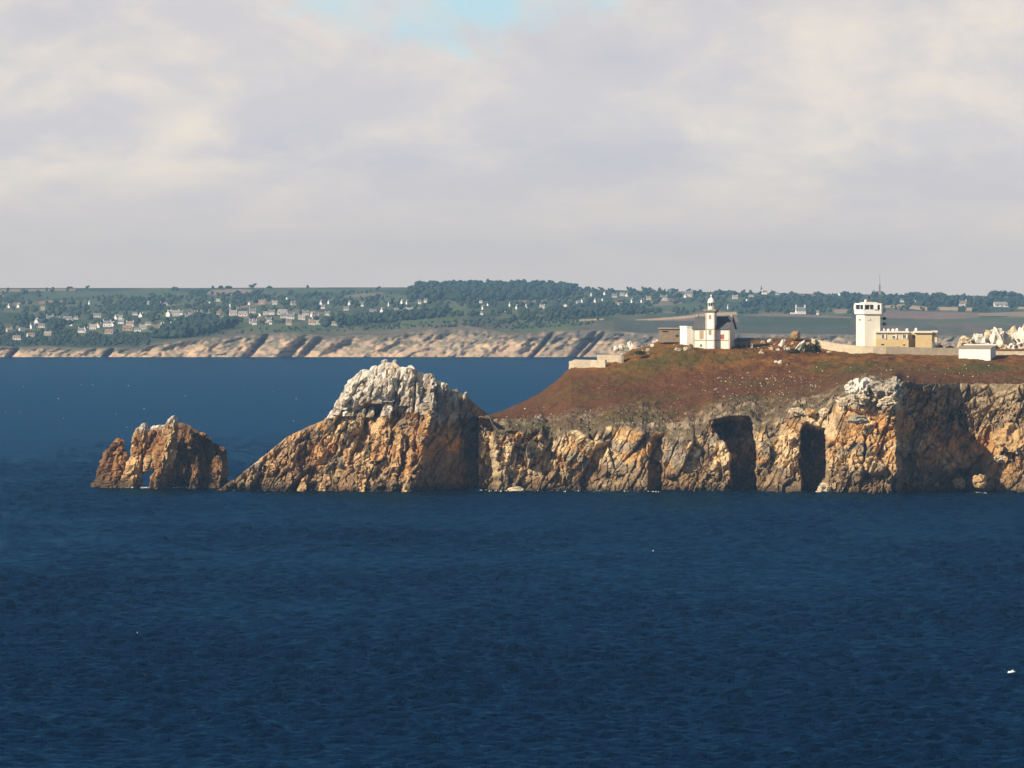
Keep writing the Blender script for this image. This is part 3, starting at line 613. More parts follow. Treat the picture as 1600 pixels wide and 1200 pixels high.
# ------------------------------------------------------------------ buildings on the headland
def windowpart(root, x, y0, z, wd, h, frame='white_bright', glass='window_glass', name='window', out=.06):
    mb = MB().box(x-wd/2, x+wd/2, y0-.03, y0+.1, z, z+h); g = mb.build(name, M[glass], root)
    fr = MB(); tck = .09
    fr.box(x-wd/2-tck, x-wd/2, y0-out, y0+.05, z-tck, z+h+tck).box(x+wd/2, x+wd/2+tck, y0-out, y0+.05, z-tck, z+h+tck)
    fr.box(x-wd/2, x+wd/2, y0-out, y0+.05, z+h, z+h+tck).box(x-wd/2, x+wd/2, y0-out-.05, y0+.05, z-tck, z)
    fr.box(x-.03, x+.03, y0-out+.015, y0+.05, z, z+h)
    fr.build('frame', M[frame], g); return g
def build_lighthouse():
    Y = 2471; k = Y/FPX; o = P(1111.5, 549.3, Y); g = ground(1111, Y=Y)
    root = empty('lighthouse', (o[0], o[1], o[2]), -R(14)); tag(root, 'small white lighthouse, square tower rising from a slate-roofed keeper house', 'lighthouse')
    W = 4.95; D_ = 7.6; He = 6.3; rz = 9.4            # half width, depth, eaves, ridge
    # walls: front at y=0, gables at x=+-W
    mb = MB(); mid = D_/2; rzz = rz-.25
    vs = [(-W,0,-1.2),(W,0,-1.2),(W,D_,-1.2),(-W,D_,-1.2),(-W,0,He),(W,0,He),(W,D_,He),(-W,D_,He),(-W,mid,rzz),(W,mid,rzz)]
    mb.add(vs, [(0,1,5,4),(1,2,6,9,5),(2,3,7,6),(3,0,4,8,7),(4,5,9,8),(6,7,8,9)]); mb.build('wall', M['lime_wall'], root)
    rf = MB(); ov = .45; th = .22; sl = (rz-He)/mid
    for s in (0, 1):
        ya, yb = (-.35, mid) if s == 0 else (D_+.35, mid)
        za = He-.35*sl+.02
        rf.add([(-W-ov,ya,za),(W+ov,ya,za),(W+ov,yb,rz),(-W-ov,yb,rz),(-W-ov,ya,za+th),(W+ov,ya,za+th),(W+ov,yb,rz+th),(-W-ov,yb,rz+th)],
               [(0,3,2,1),(4,5,6,7),(0,1,5,4),(1,2,6,5),(2,3,7,6),(3,0,4,7)])
    roof = rf.build('roof', M['slate'], root)
    for sx_ in (-1, 1):
        MB().box(sx_*(W-.1)-.35, sx_*(W-.1)+.35, mid-.4, mid+.4, rz+.1, rz+.75).build('ridge_stub', M['granite'], roof)
    MB().box(-W-.06, W+.06, -.06, .02, 2.95, 3.2).build('string_course', M['granite'], root)
    MB().box(-W-.1, W+.1, -.1, .02, He-.32, He-.03).build('cornice', M['granite'], root)
    for sx_ in (-1, 1): MB().box(sx_*W-.22+(-.05 if sx_ < 0 else .05), sx_*W+.22+(-.05 if sx_ < 0 else .05), -.08, .3, -1, He-.34).build('corner_quoin', M['wall_stone'], root)
    # tower: square, standing proud of the front
    tw = 1.22; ty0, ty1 = -1.7, 1.3; Ht = 11.2
    tower = MB().prism([(-tw,ty0),(tw,ty0),(tw,ty1),(-tw,ty1)], -1.2, Ht).build('tower', M['white_bright'], root)
    for z0, z1 in ((2.95,3.2),(He-.3,He-.05)): MB().prism([(-tw-.07,ty0-.07),(tw+.07,ty0-.07),(tw+.07,ty1),(-tw-.07,ty1)], z0, z1).build('string_course', M['granite'], tower)
    for sx_ in (-1, 1): MB().box(sx_*(tw-.12)-.16+sx_*.03, sx_*(tw-.12)+.16+sx_*.03, ty0-.05, ty0+.2, -1, 2.93).box(sx_*(tw-.12)-.16+sx_*.03, sx_*(tw-.12)+.16+sx_*.03, ty0-.05, ty0+.2, 3.22, Ht-.62).build('corner_quoin', M['wall_stone'], tower)
    cy = (ty0+ty1)/2
    gal = MB(); gal.prism([(-tw-.05,ty0-.05),(tw+.05,ty0-.05),(tw+.05,ty1+.05),(-tw-.05,ty1+.05)], Ht-.6, Ht-.02, [(-tw-.5,ty0-.5),(tw+.5,ty0-.5),(tw+.5,ty1+.5),(-tw-.5,ty1+.5)])
    gal.prism([(-tw-.55,ty0-.55),(tw+.55,ty0-.55),(tw+.55,ty1+.55),(-tw-.55,ty1+.55)], Ht, Ht+.3); gallery = gal.build('gallery', M['granite'], root)
    rl = MB(); e = tw+.48
    for zz2 in (.75, 1.15):
        for a_, b_ in (((-e,cy-e-.28),(e,cy-e-.28)),((e,cy-e-.28),(e,cy+e+.28)),((e,cy+e+.28),(-e,cy+e+.28)),((-e,cy+e+.28),(-e,cy-e-.28))):
            rl.tube((*a_, Ht+.3+zz2-.3), (*b_, Ht+.3+zz2-.3), .025, 5)
    for i in range(5):
        for yy in (cy-e-.28, cy+e+.28): rl.tube((-e+i*e/2, yy, Ht+.25), (-e+i*e/2, yy, Ht+1.15), .025, 5)
        for xx in (-e, e): rl.tube((xx, cy-e-.28+i*(e+.28)/2, Ht+.25), (xx, cy-e-.28+i*(e+.28)/2, Ht+1.15), .025, 5)
    rl.build('railing', M['grey_metal'], gallery)
    lan = MB().lathe([(.95,Ht+.3),(.95,Ht+1.25),(.9,Ht+1.25)], 12, (0,cy)).build('lantern_room', M['white_bright'], root)
    MB().lathe([(.86,Ht+1.22),(.86,Ht+2.15)], 12, (0,cy)).build('lantern_glass', M['window_glass'], lan)
    for i in range(8):
        a = i*math.pi/4; MB().tube((.89*math.cos(a), cy+.89*math.sin(a), Ht+1.2), (.89*math.cos(a), cy+.89*math.sin(a), Ht+2.2), .05, 5).build('glazing_bar', M['white_bright'], lan)
    dome = MB().lathe([(1.02,Ht+2.12),(1.05,Ht+2.3),(.93,Ht+2.75),(.68,Ht+3.2),(.35,Ht+3.5),(.16,Ht+3.6),(.14,Ht+3.8)], 14, (0,cy)).build('dome', M['white_bright'], root)
    MB().lathe([(.04,Ht+3.75),(.22,Ht+3.92),(.27,Ht+4.08),(.2,Ht+4.25),(.05,Ht+4.33),(.03,Ht+4.7)], 10, (0,cy)).build('finial_ball', M['white_bright'], dome)
    # openings
    windowpart(root, -2.75, 0, 3.55, .95, 2.05, 'granite', 'tan_shutter'); windowpart(root, -2.9, 0, 1.4, .45, .5, 'granite')
    windowpart(root, 2.95, 0, 4.75, .95, 1.1, 'white_bright', 'house_white'); windowpart(root, 3.05, 0, 3.5, .9, 1.2, 'granite', 'red_panel', 'red_window')
    windowpart(tower, 0, ty0, 4.7, .6, 1.1, 'granite', 'tan_shutter'); windowpart(tower, 0, ty0, 9.0, .5, .9, 'granite', 'tan_shutter')
    # white side shed
    Y2 = 2478; q = P(1078.5, 531.5, Y2); s = empty('white_shed', q, R(24)); tag(s, 'plain bright white annex shed behind the left wall of the lighthouse', 'shed')
    MB().box(-1.0, 1.3, 0, 4.5, -1.5, 3.55).build('wall', M['white_bright'], s); MB().add([(-1.1,-.1,3.56),(1.4,-.1,3.56),(1.4,4.6,3.56),(-1.1,4.6,3.56),(-1.1,-.1,3.9),(1.4,-.1,3.65),(1.4,4.6,3.65),(-1.1,4.6,3.9)],[(0,3,2,1),(4,5,6,7),(0,1,5,4),(1,2,6,5),(2,3,7,6),(3,0,4,7)]).build('roof', M['white_bright'], s)
build_lighthouse()
def build_hut():
    Y = 2485; q = P(1030, 528, Y); k = Y/FPX
    s = empty('concrete_hut', q, R(0)); tag(s, 'brown flat-roofed concrete hut on the knoll left of the lighthouse', 'hut')
    MB().box(0, 33*k, 0, 5, -1.2, 14*k).build('wall', M['brown_concrete'], s)
    MB().box(33*k+.003, 41*k, 2.2, 6, -1.2, 15*k).build('side_room', M['concrete'], s)
    MB().box(-.25, 34*k, -.35, 5.3, 14*k+.003, 16*k).build('roof_slab', M['concrete'], s)
    MB().box(26*k, 30*k, -.03, .3, 1.6*k, 5*k).build('opening', M['dark_metal'], s)
    MB().box(5*k, 14*k, -.03, .3, 9*k, 11*k).build('opening', M['dark_metal'], s)
build_hut()
def build_ruin():
    Y = 2474; q = P(1144, 546.5, Y); k = Y/FPX
    s = empty('stone_ruin', q, -R(14)); tag(s, 'low stone outbuilding with dark roof in the shade right of the lighthouse', 'outbuilding')
    L = 40*k
    MB().box(.4, L*.66, 2, 2.5, -1, 2.3).build('wall', M['brown_concrete'], s)
    MB().add([(0,1.6,2.31),(L*.7,1.6,2.31),(L*.95,5.6,3.0),(.2,5.6,3.0),(0,1.6,2.5),(L*.7,1.6,2.5),(L*.95,5.6,3.25),(.2,5.6,3.25)],[(0,3,2,1),(4,5,6,7),(0,1,5,4),(1,2,6,5),(2,3,7,6),(3,0,4,7)]).build('roof', M['slate'], s)
    for x in (.06, .28, .5): MB().box(L*x+.5, L*x+1.3, 1.97, 2.2, 0, 1.4).build('opening', M['dark_metal'], s)
    MB().box(L*.66+.01, L*.78, 1.4, 2.4, -1, 1.7).build('buttress', M['concrete'], s)
build_ruin()
def build_fort_wall():
    for nm, pts, lab in (('stone_wall', [(889,576,2447),(899,573,2455),(922,574,2450),(946,574,2444)], 'lower stretch of old pale stone wall at the left brow of the headland'),
                         ('stone_wall', [(933,566,2462),(950,566,2458),(971,567,2455),(974,563,2466)], 'upper stretch of old pale stone wall right above the lower one')):
        pts = [(a, b, float(ground(a, b)[1])) for a, b, c in pts]
        o0 = P(*pts[0]); root = empty(nm, o0); tag(root, lab, 'wall', 'old stone walls at the brow')
        rng = random.Random(4)
        for (a, b) in zip(pts[:-1], pts[1:]):
            A, B = Vector(P(*a)), Vector(P(*b)); L = (B-A).length; n = max(2, int(L/1.1)); d = (B-A)/n; u = d.normalized(); nn = Vector((-u.y, u.x, 0)); zz2 = Vector((0, 0, 1))
            for r in range(-1, 4):
                hh = 1.95/3.2
                for i in range(n):
                    p = A+d*(i+(.0 if r % 2 else .08))-Vector(o0)+zz2*(-.5+r*hh); e = d*.975; t_ = nn*(.6+rng.random()*.1); fr = -nn*(.03+rng.random()*.08)
                    hz = zz2*(hh*.96+(rng.random()*.12 if r == 3 else 0))
                    c = [p+fr, p+e+fr, p+e+t_, p+t_]; MB().add([tuple(x) for x in c]+[tuple(x+hz) for x in c], [(0,3,2,1),(4,5,6,7),(0,1,5,4),(1,2,6,5),(2,3,7,6),(3,0,4,7)]).build('stone_block', M['wall_stone'], root)
build_fort_wall()

def build_semaphore():
    Y = 2482; k = Y/FPX; q = P(1357, 545, Y); root = empty('signal_station', q)
    tag(root, 'white signal station, octagonal lookout tower with low cream wing behind curved wall', 'signal station')
    z = lambda py: (545-py)*k
    x = lambda px: (px-1357)*k
    # tower shaft: wide chamfer on the sunny left
    oct_ = [(x(1338.7),2.2),(x(1351),0),(x(1375.2),.4),(x(1377),2.6),(x(1377),5.6),(x(1370),7.4),(x(1345),7.4),(x(1338.7),5.4)]
    MB().prism(oct_, -2, z(492)).build('tower_shaft', M['white_render'], root)
    cx, cy = sum(p[0] for p in oct_)/8, sum(p[1] for p in oct_)/8
    big = [(cx+(a-cx)*1.13, cy+(b-cy)*1.13) for a, b in oct_]; sm = [(cx+(a-cx)*1.01, cy+(b-cy)*1.01) for a, b in oct_]; roomp = [(cx+(a-cx)*1.1, cy+(b-cy)*1.1) for a, b in oct_]
    MB().prism(sm, z(492.4), z(490.6), big).build('corbel', M['white_render'], root)
    MB().prism(big, z(490.55), z(483.6)).build('parapet', M['white_bright'], root)
    room = MB().prism([(cx+(a-cx)*1.0, cy+(b-cy)*1.0) for a, b in oct_], z(483.7), z(476)).build('lookout_glass', M['window_glass'], root)
    big2 = [(cx+(a-cx)*1.12, cy+(b-cy)*1.12) for a, b in oct_]
    MB().prism(big2, z(476.3), z(473.8)).build('roof_rim', M['white_bright'], root)
    for i in range(8):
        a, b = big2[i], big2[(i+1)%8]
        MB().tube((cx+(a[0]-cx)*.97, cy+(a[1]-cy)*.97, z(483.7)), (cx+(a[0]-cx)*.97, cy+(a[1]-cy)*.97, z(476.2)), .3, 8).build('corner_post', M['white_bright'], room)
        n = 2 if i in (1, 4, 5) else 1
        for j in range(1, n+1):
            f = j/(n+1); px_, py_ = a[0]+(b[0]-a[0])*f, a[1]+(b[1]-a[1])*f
            MB().tube((cx+(px_-cx)*.93, cy+(py_-cy)*.93, z(483.7)), (cx+(px_-cx)*.93, cy+(py_-cy)*.93, z(476.2)), .09, 6).build('mullion', M['white_bright'], room)
    # right-hand cabin and balcony end of the lookout
    MB().box(x(1365), x(1371), 0.1-.6, 1.4, z(483.55), z(476.35)).build('side_cabin', M['white_bright'], root)
    MB().box(x(1372.0), x(1380.5), .9, 4.5, z(490.4), z(488.6)).box(x(1372), x(1380.3), 1.0, 1.2, z(488.6), z(485)).build('balcony', M['white_bright'], root)
    MB().box(x(1372.6), x(1376.2), .1, 1.0, z(488.4), z(475)).build('dark_cabinet', M['dark_metal'], root)
    roof = MB().prism([(cx+(a-cx)*.85, cy+(b-cy)*.85) for a, b in oct_], z(473.75), z(472.2), [(cx+(a-cx)*.6, cy+(b-cy)*.6) for a, b in oct_]).build('roof', M['white_render'], root)
    MB().lathe([(.35,z(472.6)),(.42,z(470.5)),(.3,z(468.6)),(.05,z(467.6))], 10, (x(1353.4),3)).build('radome', M['white_bright'], roof)
    MB().tube((x(1358.8),3.4,z(473)), (x(1358.8),3.4,z(465.6)), .07, 6).lathe([(.05,z(466)),(.28,z(465.2)),(.28,z(463.8)),(.05,z(463))], 8, (x(1358.8),3.4)).build('antenna', M['dark_metal'], roof)
    MB().tube((x(1355.5),3.2,z(473)), (x(1355.5),3.2,z(461)), .05, 6).build('antenna', M['grey_metal'], roof)
    MB().box(x(1357), x(1363), 2.5, 4.5, z(473.0), z(470.2)).build('roof_hatch', M['grey_metal'], roof)
    # windows in the shaft
    windowpart(root, x(1357), .18, z(500.4), 1.2, .35, 'granite'); windowpart(root, x(1343.8), 1.15, z(500.4), .3, .3, 'granite')
    # two dark drum aerials on brackets
    for py in (497.6, 506.3):
        d = MB(); c = Vector((x(1382.4), 1.9, z(py))); d.tube(c+Vector((-.15,-.35,0)), c+Vector((.15,.35,0)), .44, 16).tube(c, c+Vector((-1.2,.6,0)), .07, 6); d.build('drum_aerial', M['dark_metal'], root)
    # wing
    x0, x1 = x(1376.2), x(1419.5); yf = -.7; wz0, wz1 = -1.5, z(520)
    MB().box(x(1368.2), x1, yf, yf+6, wz0, z(529.8)).build('lower_wall', M['yellow_render'], root)
    MB().box(x(1368.2), x1, yf, yf+6, z(529.78), wz1).build('upper_wall', M['cream_render'], root)
    MB().box(x(1367.2), x(1420.4), yf-.5, yf+6.4, wz1+.003, z(517.2)).build('roof_slab', M['white_render'], root)
    for px_ in (1379.5, 1396.3, 1413):
        windowpart(root, x(px_), yf, z(528.8), 3.2*k*1.3, 6*k if px_ != 1396.3 else 4*k, 'white_bright')
        MB().box(x(px_+2.8), x(px_+4.8), yf-.25, yf-.03, z(529.2), z(522.6)).build('shutter', M['white_bright'], root)
    for px_, py_, wd in ((1379, 539.4, 4.5), (1403.4, 543.4, 4), (1412.7, 540, 3.4)):
        MB().box(x(px_-wd/2), x(px_+wd/2), yf-.03, yf+.2, z(py_), z(py_-2)).build('basement_opening', M['dark_metal'], root)
    # recessed link and right block
    MB().box(x(1419.5)+.003, x(1431), yf+4.2, yf+7, wz0, z(518.4)).build('link_wall', M['cream_render'], root)
    windowpart(root, x(1428.6), yf+4.2, z(528.6), .7, 1.0, 'white_bright')
    MB().box(x(1430.5), x(1456), yf+.2, yf+6.6, wz0, z(520.2)).build('right_block', M['yellow_render'], root)
    MB().box(x(1428.3), x(1456.8), yf-.4, yf+7, z(520.15), z(517.2)).build('roof_slab', M['white_render'], root)
    MB().box(x(1456)+.003, x(1464.2), yf+.8, yf+6, z(535), z(519.6)).build('stair_head', M['cream_render'], root)
    MB().box(x(1456.9), x(1465), yf+.4, yf+6.3, z(519.55), z(516.6)).build('stair_roof', M['white_render'], root)
    MB().box(x(1459.5), x(1461.2), yf+1.2, yf+2.2, wz0, z(535)).build('stair_post', M['white_render'], root)
    MB().box(x(1458.5), x(1461.5), yf+.77, yf+.9, z(523.6), z(521.8)).build('window', M['window_glass'], root)
    for px_, h in ((1381.3,4.4),(1388.5,3.8),(1395.8,3.8),(1402,4.4),(1417.8,4.2),(1431.8,5)):
        MB().lathe([(.38,z(517.25)),(.42,z(517.2-h*.6)),(.3,z(517.2-h*.85)),(.08,z(517.2-h))], 10, (x(px_), yf+2.2)).build('roof_vent', M['white_bright'], root)
build_semaphore()
def build_mast():
    Y = 2492; k = Y/FPX; q = P(1374.6, 545, Y); root = empty('radio_mast', q); tag(root, 'slender lattice radio mast rising behind the lookout tower', 'mast')
    top = 116*k; hb = 66*k; m = MB(); r0, r1 = .38, .2
    for a in (90, 210, 330):
        c, s = math.cos(R(a)), math.sin(R(a)); m.tube((r0*c, r0*s, -1), (r1*c, r1*s, 100*k), .055, 5)
    m.build('leg_frame', M['grey_metal'], root)
    b = MB(); n = 34
    for i in range(n):
        t0, t1 = i/n, (i+1)/n
        for j, a in enumerate((90, 210, 330)):
            a2 = (90, 210, 330)[(j+1) % 3]; ra, rb = r0+(r1-r0)*t0, r0+(r1-r0)*t1
            b.tube((ra*math.cos(R(a)), ra*math.sin(R(a)), t0*100*k), (rb*math.cos(R(a2)), rb*math.sin(R(a2)), t1*100*k), .03, 4)
    b.build('bracing', M['grey_metal'], root)
    MB().tube((0,0,98*k), (0,0,top), .05, 6).build('whip_aerial', M['grey_metal'], root)
    MB().box(-.5, .5, -.4, .4, 60*k, 66*k).build('equipment_box', M['dark_metal'], root)
build_mast()
def build_garage():
    Y = float(ground(1520, 560.5)[1]); k = Y/FPX; q = P(1498, 560.5, Y); s = empty('garage', q, -R(12)); tag(s, 'low white flat-roofed garage on the heath right of the signal station', 'garage')
    W, D_ = 49*k/math.cos(R(12)), 9.5; h = 15.7*k
    MB().add([(0,0,-1.6),(W,0,-1.6),(W,D_,-1.6),(0,D_,-1.6),(0,0,h),(W,0,h),(W,D_,h+.75),(0,D_,h+.75)],[(0,3,2,1),(0,1,5,4),(1,2,6,5),(2,3,7,6),(3,0,4,7),(4,5,6,7)]).build('wall', M['white_bright'], s)
    MB().add([(-.2,-.2,h+.01),(W+.2,-.2,h+.01),(W+.2,D_,h+.78),(-.2,D_,h+.78),(-.2,-.2,h+.16),(W+.2,-.2,h+.16),(W+.2,D_,h+.93),(-.2,D_,h+.93)],[(0,3,2,1),(4,5,6,7),(0,1,5,4),(1,2,6,5),(2,3,7,6),(3,0,4,7)]).build('roof', M['concrete'], s)
    MB().box(-.2, W+.2, D_+.003, D_+.3, h+.6, h+1.15).build('rear_parapet', M['white_bright'], s)
build_garage()
def ribbon_wall(name, top, bot, mat_, lab, th=.6):
    "low terrace wall following photo points, each (px, py, Y)"
    o0 = P(*bot[0]); root = empty(name, o0); tag(root, lab, 'wall')
    for i in range(len(top)-1):
        a, b = [Vector(P(*p))-Vector(o0) for p in (bot[i], bot[i+1])]; c, d = [Vector(P(*p))-Vector(o0) for p in (top[i+1], top[i])]
        bk = Vector((0, th, 0)); a.z -= .8; b.z -= .8
        vs = [a, b, c, d, a+bk, b+bk, c+bk, d+bk]
        MB().add([tuple(v) for v in vs], [(0,1,2,3),(5,4,7,6),(3,2,6,7),(1,0,4,5),(0,3,7,4),(2,1,5,6)]).build('wall_panel', M[mat_], root)
xs_ = [1268,1278,1290,1302,1316,1330,1346,1364,1384,1404,1424,1444,1462,1480,1498]
tp = [529,531,533.5,536,538,539.5,540.5,541,541.5,542,542.5,543,543.3,543.5,544]; bt = [531,536,543,549,553,554.5,555.5,555,554,553,552.5,552.5,552.5,552.5,553]
dpt = [2476,2473,2470,2467,2464,2461,2459,2458,2458,2459,2460,2461,2462,2463,2464]
ribbon_wall('curved_wall', [(a, b, c+9) for a, b, c in zip(xs_, tp, dpt)], [(a, b, c+9) for a, b, c in zip(xs_, bt, dpt)], 'wall_stone', 'long pale curved terrace wall in front of the signal station')
def build_hedge_bits():
    # dark low hedge right of the station and shrubs by the tilted slabs
    rng = np.random.RandomState(9)
    def shrub(name, x, y, wd, h, Y, lab):
        k = Y/FPX; q = P(x, y, Y); root = empty(name, q); tag(root, lab, 'shrub', 'dark shrubs near the buildings'); mb = MB()
        for _ in range(420):
            d = rng.randn(3); d /= np.linalg.norm(d); r = rng.rand()**.4
            p = np.array([d[0]*wd*k/2, d[1]*wd*k/3, abs(d[2])*h*k])*r*(.8+.3*rng.rand()); a = rng.randn(3)*.16; b = rng.randn(3)*.16
            mb.add([p-a, p+b, p+a, p-b], [(0,1,2,3)])
        mb.build('foliage', M['shrub_leaf'], root)
        st = MB()
        for i in range(5): st.tube((0,0,-.3), (wd*k*.3*(i-2)/2, 0, h*k*.6), .05, 5, .02)
        st.build('stem', M['bark'], root)
    for x, y, wd, h, Y, lab in ((1262,550,26,14,2466,'dark olive shrub right of the brightest tilted slab'),(1276,549,16,18,2468,'taller olive shrub at the end of the curved wall'),(1240,551,18,6,2464,'low dark shrub left of the brightest tilted slab'),(1468,545,12,6,2478,'small dark shrub at the right end of the signal station'),(1484,545,16,4,2480,'low dark hedge between signal station and garage'),
                                (1000,553,16,5,2462,'low dark shrub on the brow above the stone wall')):
        shrub('shrub', x, y, wd, h, Y, lab)
build_hedge_bits()
def build_path():
    a = [(1556,552.2,2476),(1610,552.5,2474),(1700,553,2470)]; mb = MB()
    for (p, q) in zip(a[:-1], a[1:]):
        A, B = Vector(P(*p)), Vector(P(*q)); u = Vector((0, 2.2, .62)); mb.add([tuple(A), tuple(B), tuple(B+u), tuple(A+u), tuple(A+Vector((0,0,-1))), tuple(B+Vector((0,0,-1))), tuple(B+u+Vector((0,0,-1))), tuple(A+u+Vector((0,0,-1)))], [(0,1,2,3),(0,4,5,1),(1,5,6,2),(3,2,6,7),(0,3,7,4)])
    tag(mb.build('gravel_path', M['wall_stone']), 'pale gravel track right of the garage', 'path', kind='structure')
build_path()

# ------------------------------------------------------------------ foam at the waterline, small float
def build_foam():
    mb = MB(); rng = np.random.RandomState(12)
    def dash(x0, x1, y, n, s):
        for _ in range(n*4):
            x = x0+(x1-x0)*rng.rand(); Y = waterY(y+rng.randn()*.35); p = np.array(P(x, VH+EYE*FPX/Y, Y)); p[2] = .3
            L = s*.42*(.3+rng.rand()**2)*Y/FPX; W_ = .8+1.6*rng.rand(); m_ = 9
            pts = [(p[0]+L*math.cos(a)*(.7+.5*rng.rand()), p[1]+W_*math.sin(a)*(.7+.5*rng.rand()), .25+.15*rng.rand()) for a in np.linspace(0, 6.28, m_, endpoint=False)]
            mb.add(pts+[(p[0], p[1], .45+.25*rng.rand())], [(i, (i+1) % m_, m_) for i in range(m_)])
    dash(196, 238, 763.8, 12, 5); dash(266, 300, 763.6, 7, 5); dash(500, 560, 766.8, 12, 3); dash(590, 632, 767.3, 7, 3); dash(740, 800, 769.3, 8, 4); dash(990, 1030, 770.8, 7, 3); dash(1300, 1350, 774.5, 10, 2.5); dash(1515, 1545, 773, 8, 3); dash(350, 480, 766, 6, 2); dash(820, 990, 770, 8, 2)
    tag(mb.build('surf_foam', M['foam']), 'thin white surf along the foot of the rocks', 'foam', kind='stuff')
    fl = MB()
    for _ in range(38):                                    # stray whitecaps far out
        y = 600+rng.rand()*150; x = rng.rand()*760; Y = waterY(y); p = P(x, y, Y); L = (.35+.7*rng.rand())*Y/FPX; pts = [(p[0]+L*math.cos(a)*(.8+.4*rng.rand()), Y+1.8*math.sin(a), .03) for a in np.linspace(0, 6.28, 7, endpoint=False)]
        fl.add(pts+[(p[0], Y, .3)], [(i, (i+1) % 7, 7) for i in range(7)])
    for _ in range(3):
        y = 790+rng.rand()*330; x = rng.rand()*1600; Y = waterY(y); p = P(x, y, Y); L = (.5+.9*rng.rand())*Y/FPX; pts = [(p[0]+L*math.cos(a)*(.8+.4*rng.rand()), Y+.5*math.sin(a), .35) for a in np.linspace(0, 6.28, 7, endpoint=False)]
        fl.add(pts+[(p[0], Y, .62)], [(i, (i+1) % 7, 7) for i in range(7)])
    tag(fl.build('whitecaps', M['foam']), 'tiny scattered white crests on open water', 'foam', kind='stuff')
    Y = waterY(1057); q = P(1581, 1057, Y); root = empty('float', (q[0], q[1], .42)); tag(root, 'small white elongated float alone on the dark water, lower right', 'float')
    MB().add([(-.62,0,.05),(-.35,-.22,-.1),(.4,-.22,-.1),(.62,0,.1),(.4,.22,-.1),(-.35,.22,-.1),(-.5,0,.26),(-.3,-.16,.32),(.35,-.16,.3),(.5,0,.28),(.35,.16,.3),(-.3,.16,.32)],
             [(0,1,7,6),(1,2,8,7),(2,3,9,8),(3,4,10,9),(4,5,11,10),(5,0,6,11),(6,7,8,9,10,11),(5,4,3,2,1,0)]).build('hull', M['float_white'], root)
    MB().tube((-.1,0,.28), (.2,0,.42), .07, 8).build('handle', M['float_white'], root)
build_foam()

# ------------------------------------------------------------------ far coast
FL = [(-400,540),(0,541),(25,542),(78,541),(125,545),(153,543),(219,545),(231,541),(259,534),(300,530),(344,527),(380,524),(406,521),(469,521),(520,526),(605,523),(667,515),(730,510),(792,520),(840,520),(886,516),(933,516),(1000,520),(1600,525),(2000,525)]
FS = [(-400,451),(0,450),(300,450),(400,449.5),(560,449),(640,449),(700,450),(760,450),(850,450),(900,452),(1000,454),(1150,457),(1300,459.5),(1450,461),(1600,463),(2000,464)]
YC, YB = 8135., 13600.
def far_depth(px, py):
    "terrain: photo row -> depth, linear in a warped parameter between the cliff lip and the skyline"
    l = ip(px, FL); s = ip(px, FS); t = np.clip((l-py)/(l-s), 0, 1)
    return YC+70+(YB-YC-70)*(.35*t+.65*t**2.2)
def pip(x, y, poly):
    r = np.zeros(np.broadcast(x, y).shape, bool); j = len(poly)-1
    for i in range(len(poly)):
        xi, yi = poly[i]; xj, yj = poly[j]
        r ^= ((yi > y) != (yj > y)) & (x < (xj-xi)*(y-yi)/((yj-yi) or 1e-9)+xi); j = i
    return r
F_CREAM = (.56,.40,.235); F_TAN = (.36,.25,.17); F_PINK = (.25,.165,.13); F_GREEN = (.10,.135,.055); F_DGREEN = (.055,.085,.04); MOOR = (.13,.115,.085)
FIELDS = [([(993,500),(1060,494.5),(1104,489.5),(1152,487),(1152,491.5),(1104,494.5),(1060,499),(995,502)], F_CREAM),
 ([(1000,503),(1104,496),(1200,490),(1330,494),(1330,500),(1100,506)], F_PINK),
 ([(1384,477),(1410,475),(1450,480),(1450,485.5),(1420,482),(1384,480.5)], F_CREAM),([(1466,480),(1522,481),(1520,485.5),(1468,485)], F_CREAM),([(1490,469.5),(1600,466.5),(1600,469.5),(1492,472.5)], F_CREAM),
 ([(1525,489),(1600,487),(1700,487),(1700,495),(1600,494.5),(1528,493)], F_TAN),([(1588,479.5),(1700,479),(1700,484),(1590,483)], F_CREAM),
 ([(1380,485),(1450,487),(1530,489),(1530,500),(1380,497)], F_PINK),([(1530,496),(1700,496),(1700,506),(1400,503)], F_GREEN),
 ([(1300,484),(1336,482),(1336,489),(1306,490)], F_TAN),([(1205,467),(1290,465),(1290,468),(1210,469.5)], F_TAN),
 ([(322,459),(330,453),(372,451.5),(396,453),(388,460),(340,462)], F_TAN),([(60,471.5),(75,469.5),(103,469),(100,472.5),(62,475)], F_TAN),([(0,452),(120,451.5),(118,454),(0,456)], F_TAN),
 ([(898,499.5),(942,497.5),(944,500),(905,501.5)], F_CREAM),([(935,481.5),(975,480),(976,482),(937,483.5)], F_TAN),([(545,498.5),(577,496),(578,498),(550,500.5)], F_TAN),([(730,466),(860,466.5),(830,469),(740,469)], F_GREEN),
 ([(780,522),(820,505),(890,500),(930,503),(900,512),(830,520)], F_GREEN),([(590,510),(660,498),(720,496),(700,503),(640,510),(560,518)], F_GREEN),
 ([(370,513),(430,508),(560,503),(560,512),(480,519),(400,520)], F_GREEN),([(1010,480),(1090,472),(1105,480),(1060,487),(1000,488)], F_GREEN),([(1120,476),(1180,473),(1240,478),(1200,486),(1130,486)], F_DGREEN),
 ([(60,457),(200,455),(300,456),(290,464),(150,464),(70,466)], F_GREEN),([(405,452),(520,451),(600,452),(560,458),(420,458)], F_GREEN),([(660,487),(760,482),(800,486),(740,492),(670,494)], F_GREEN),([(960,500),(1330,505),(1330,530),(960,540)], (.085,.095,.06)),([(1150,493),(1330,497),(1330,508),(1160,510)], F_DGREEN)]
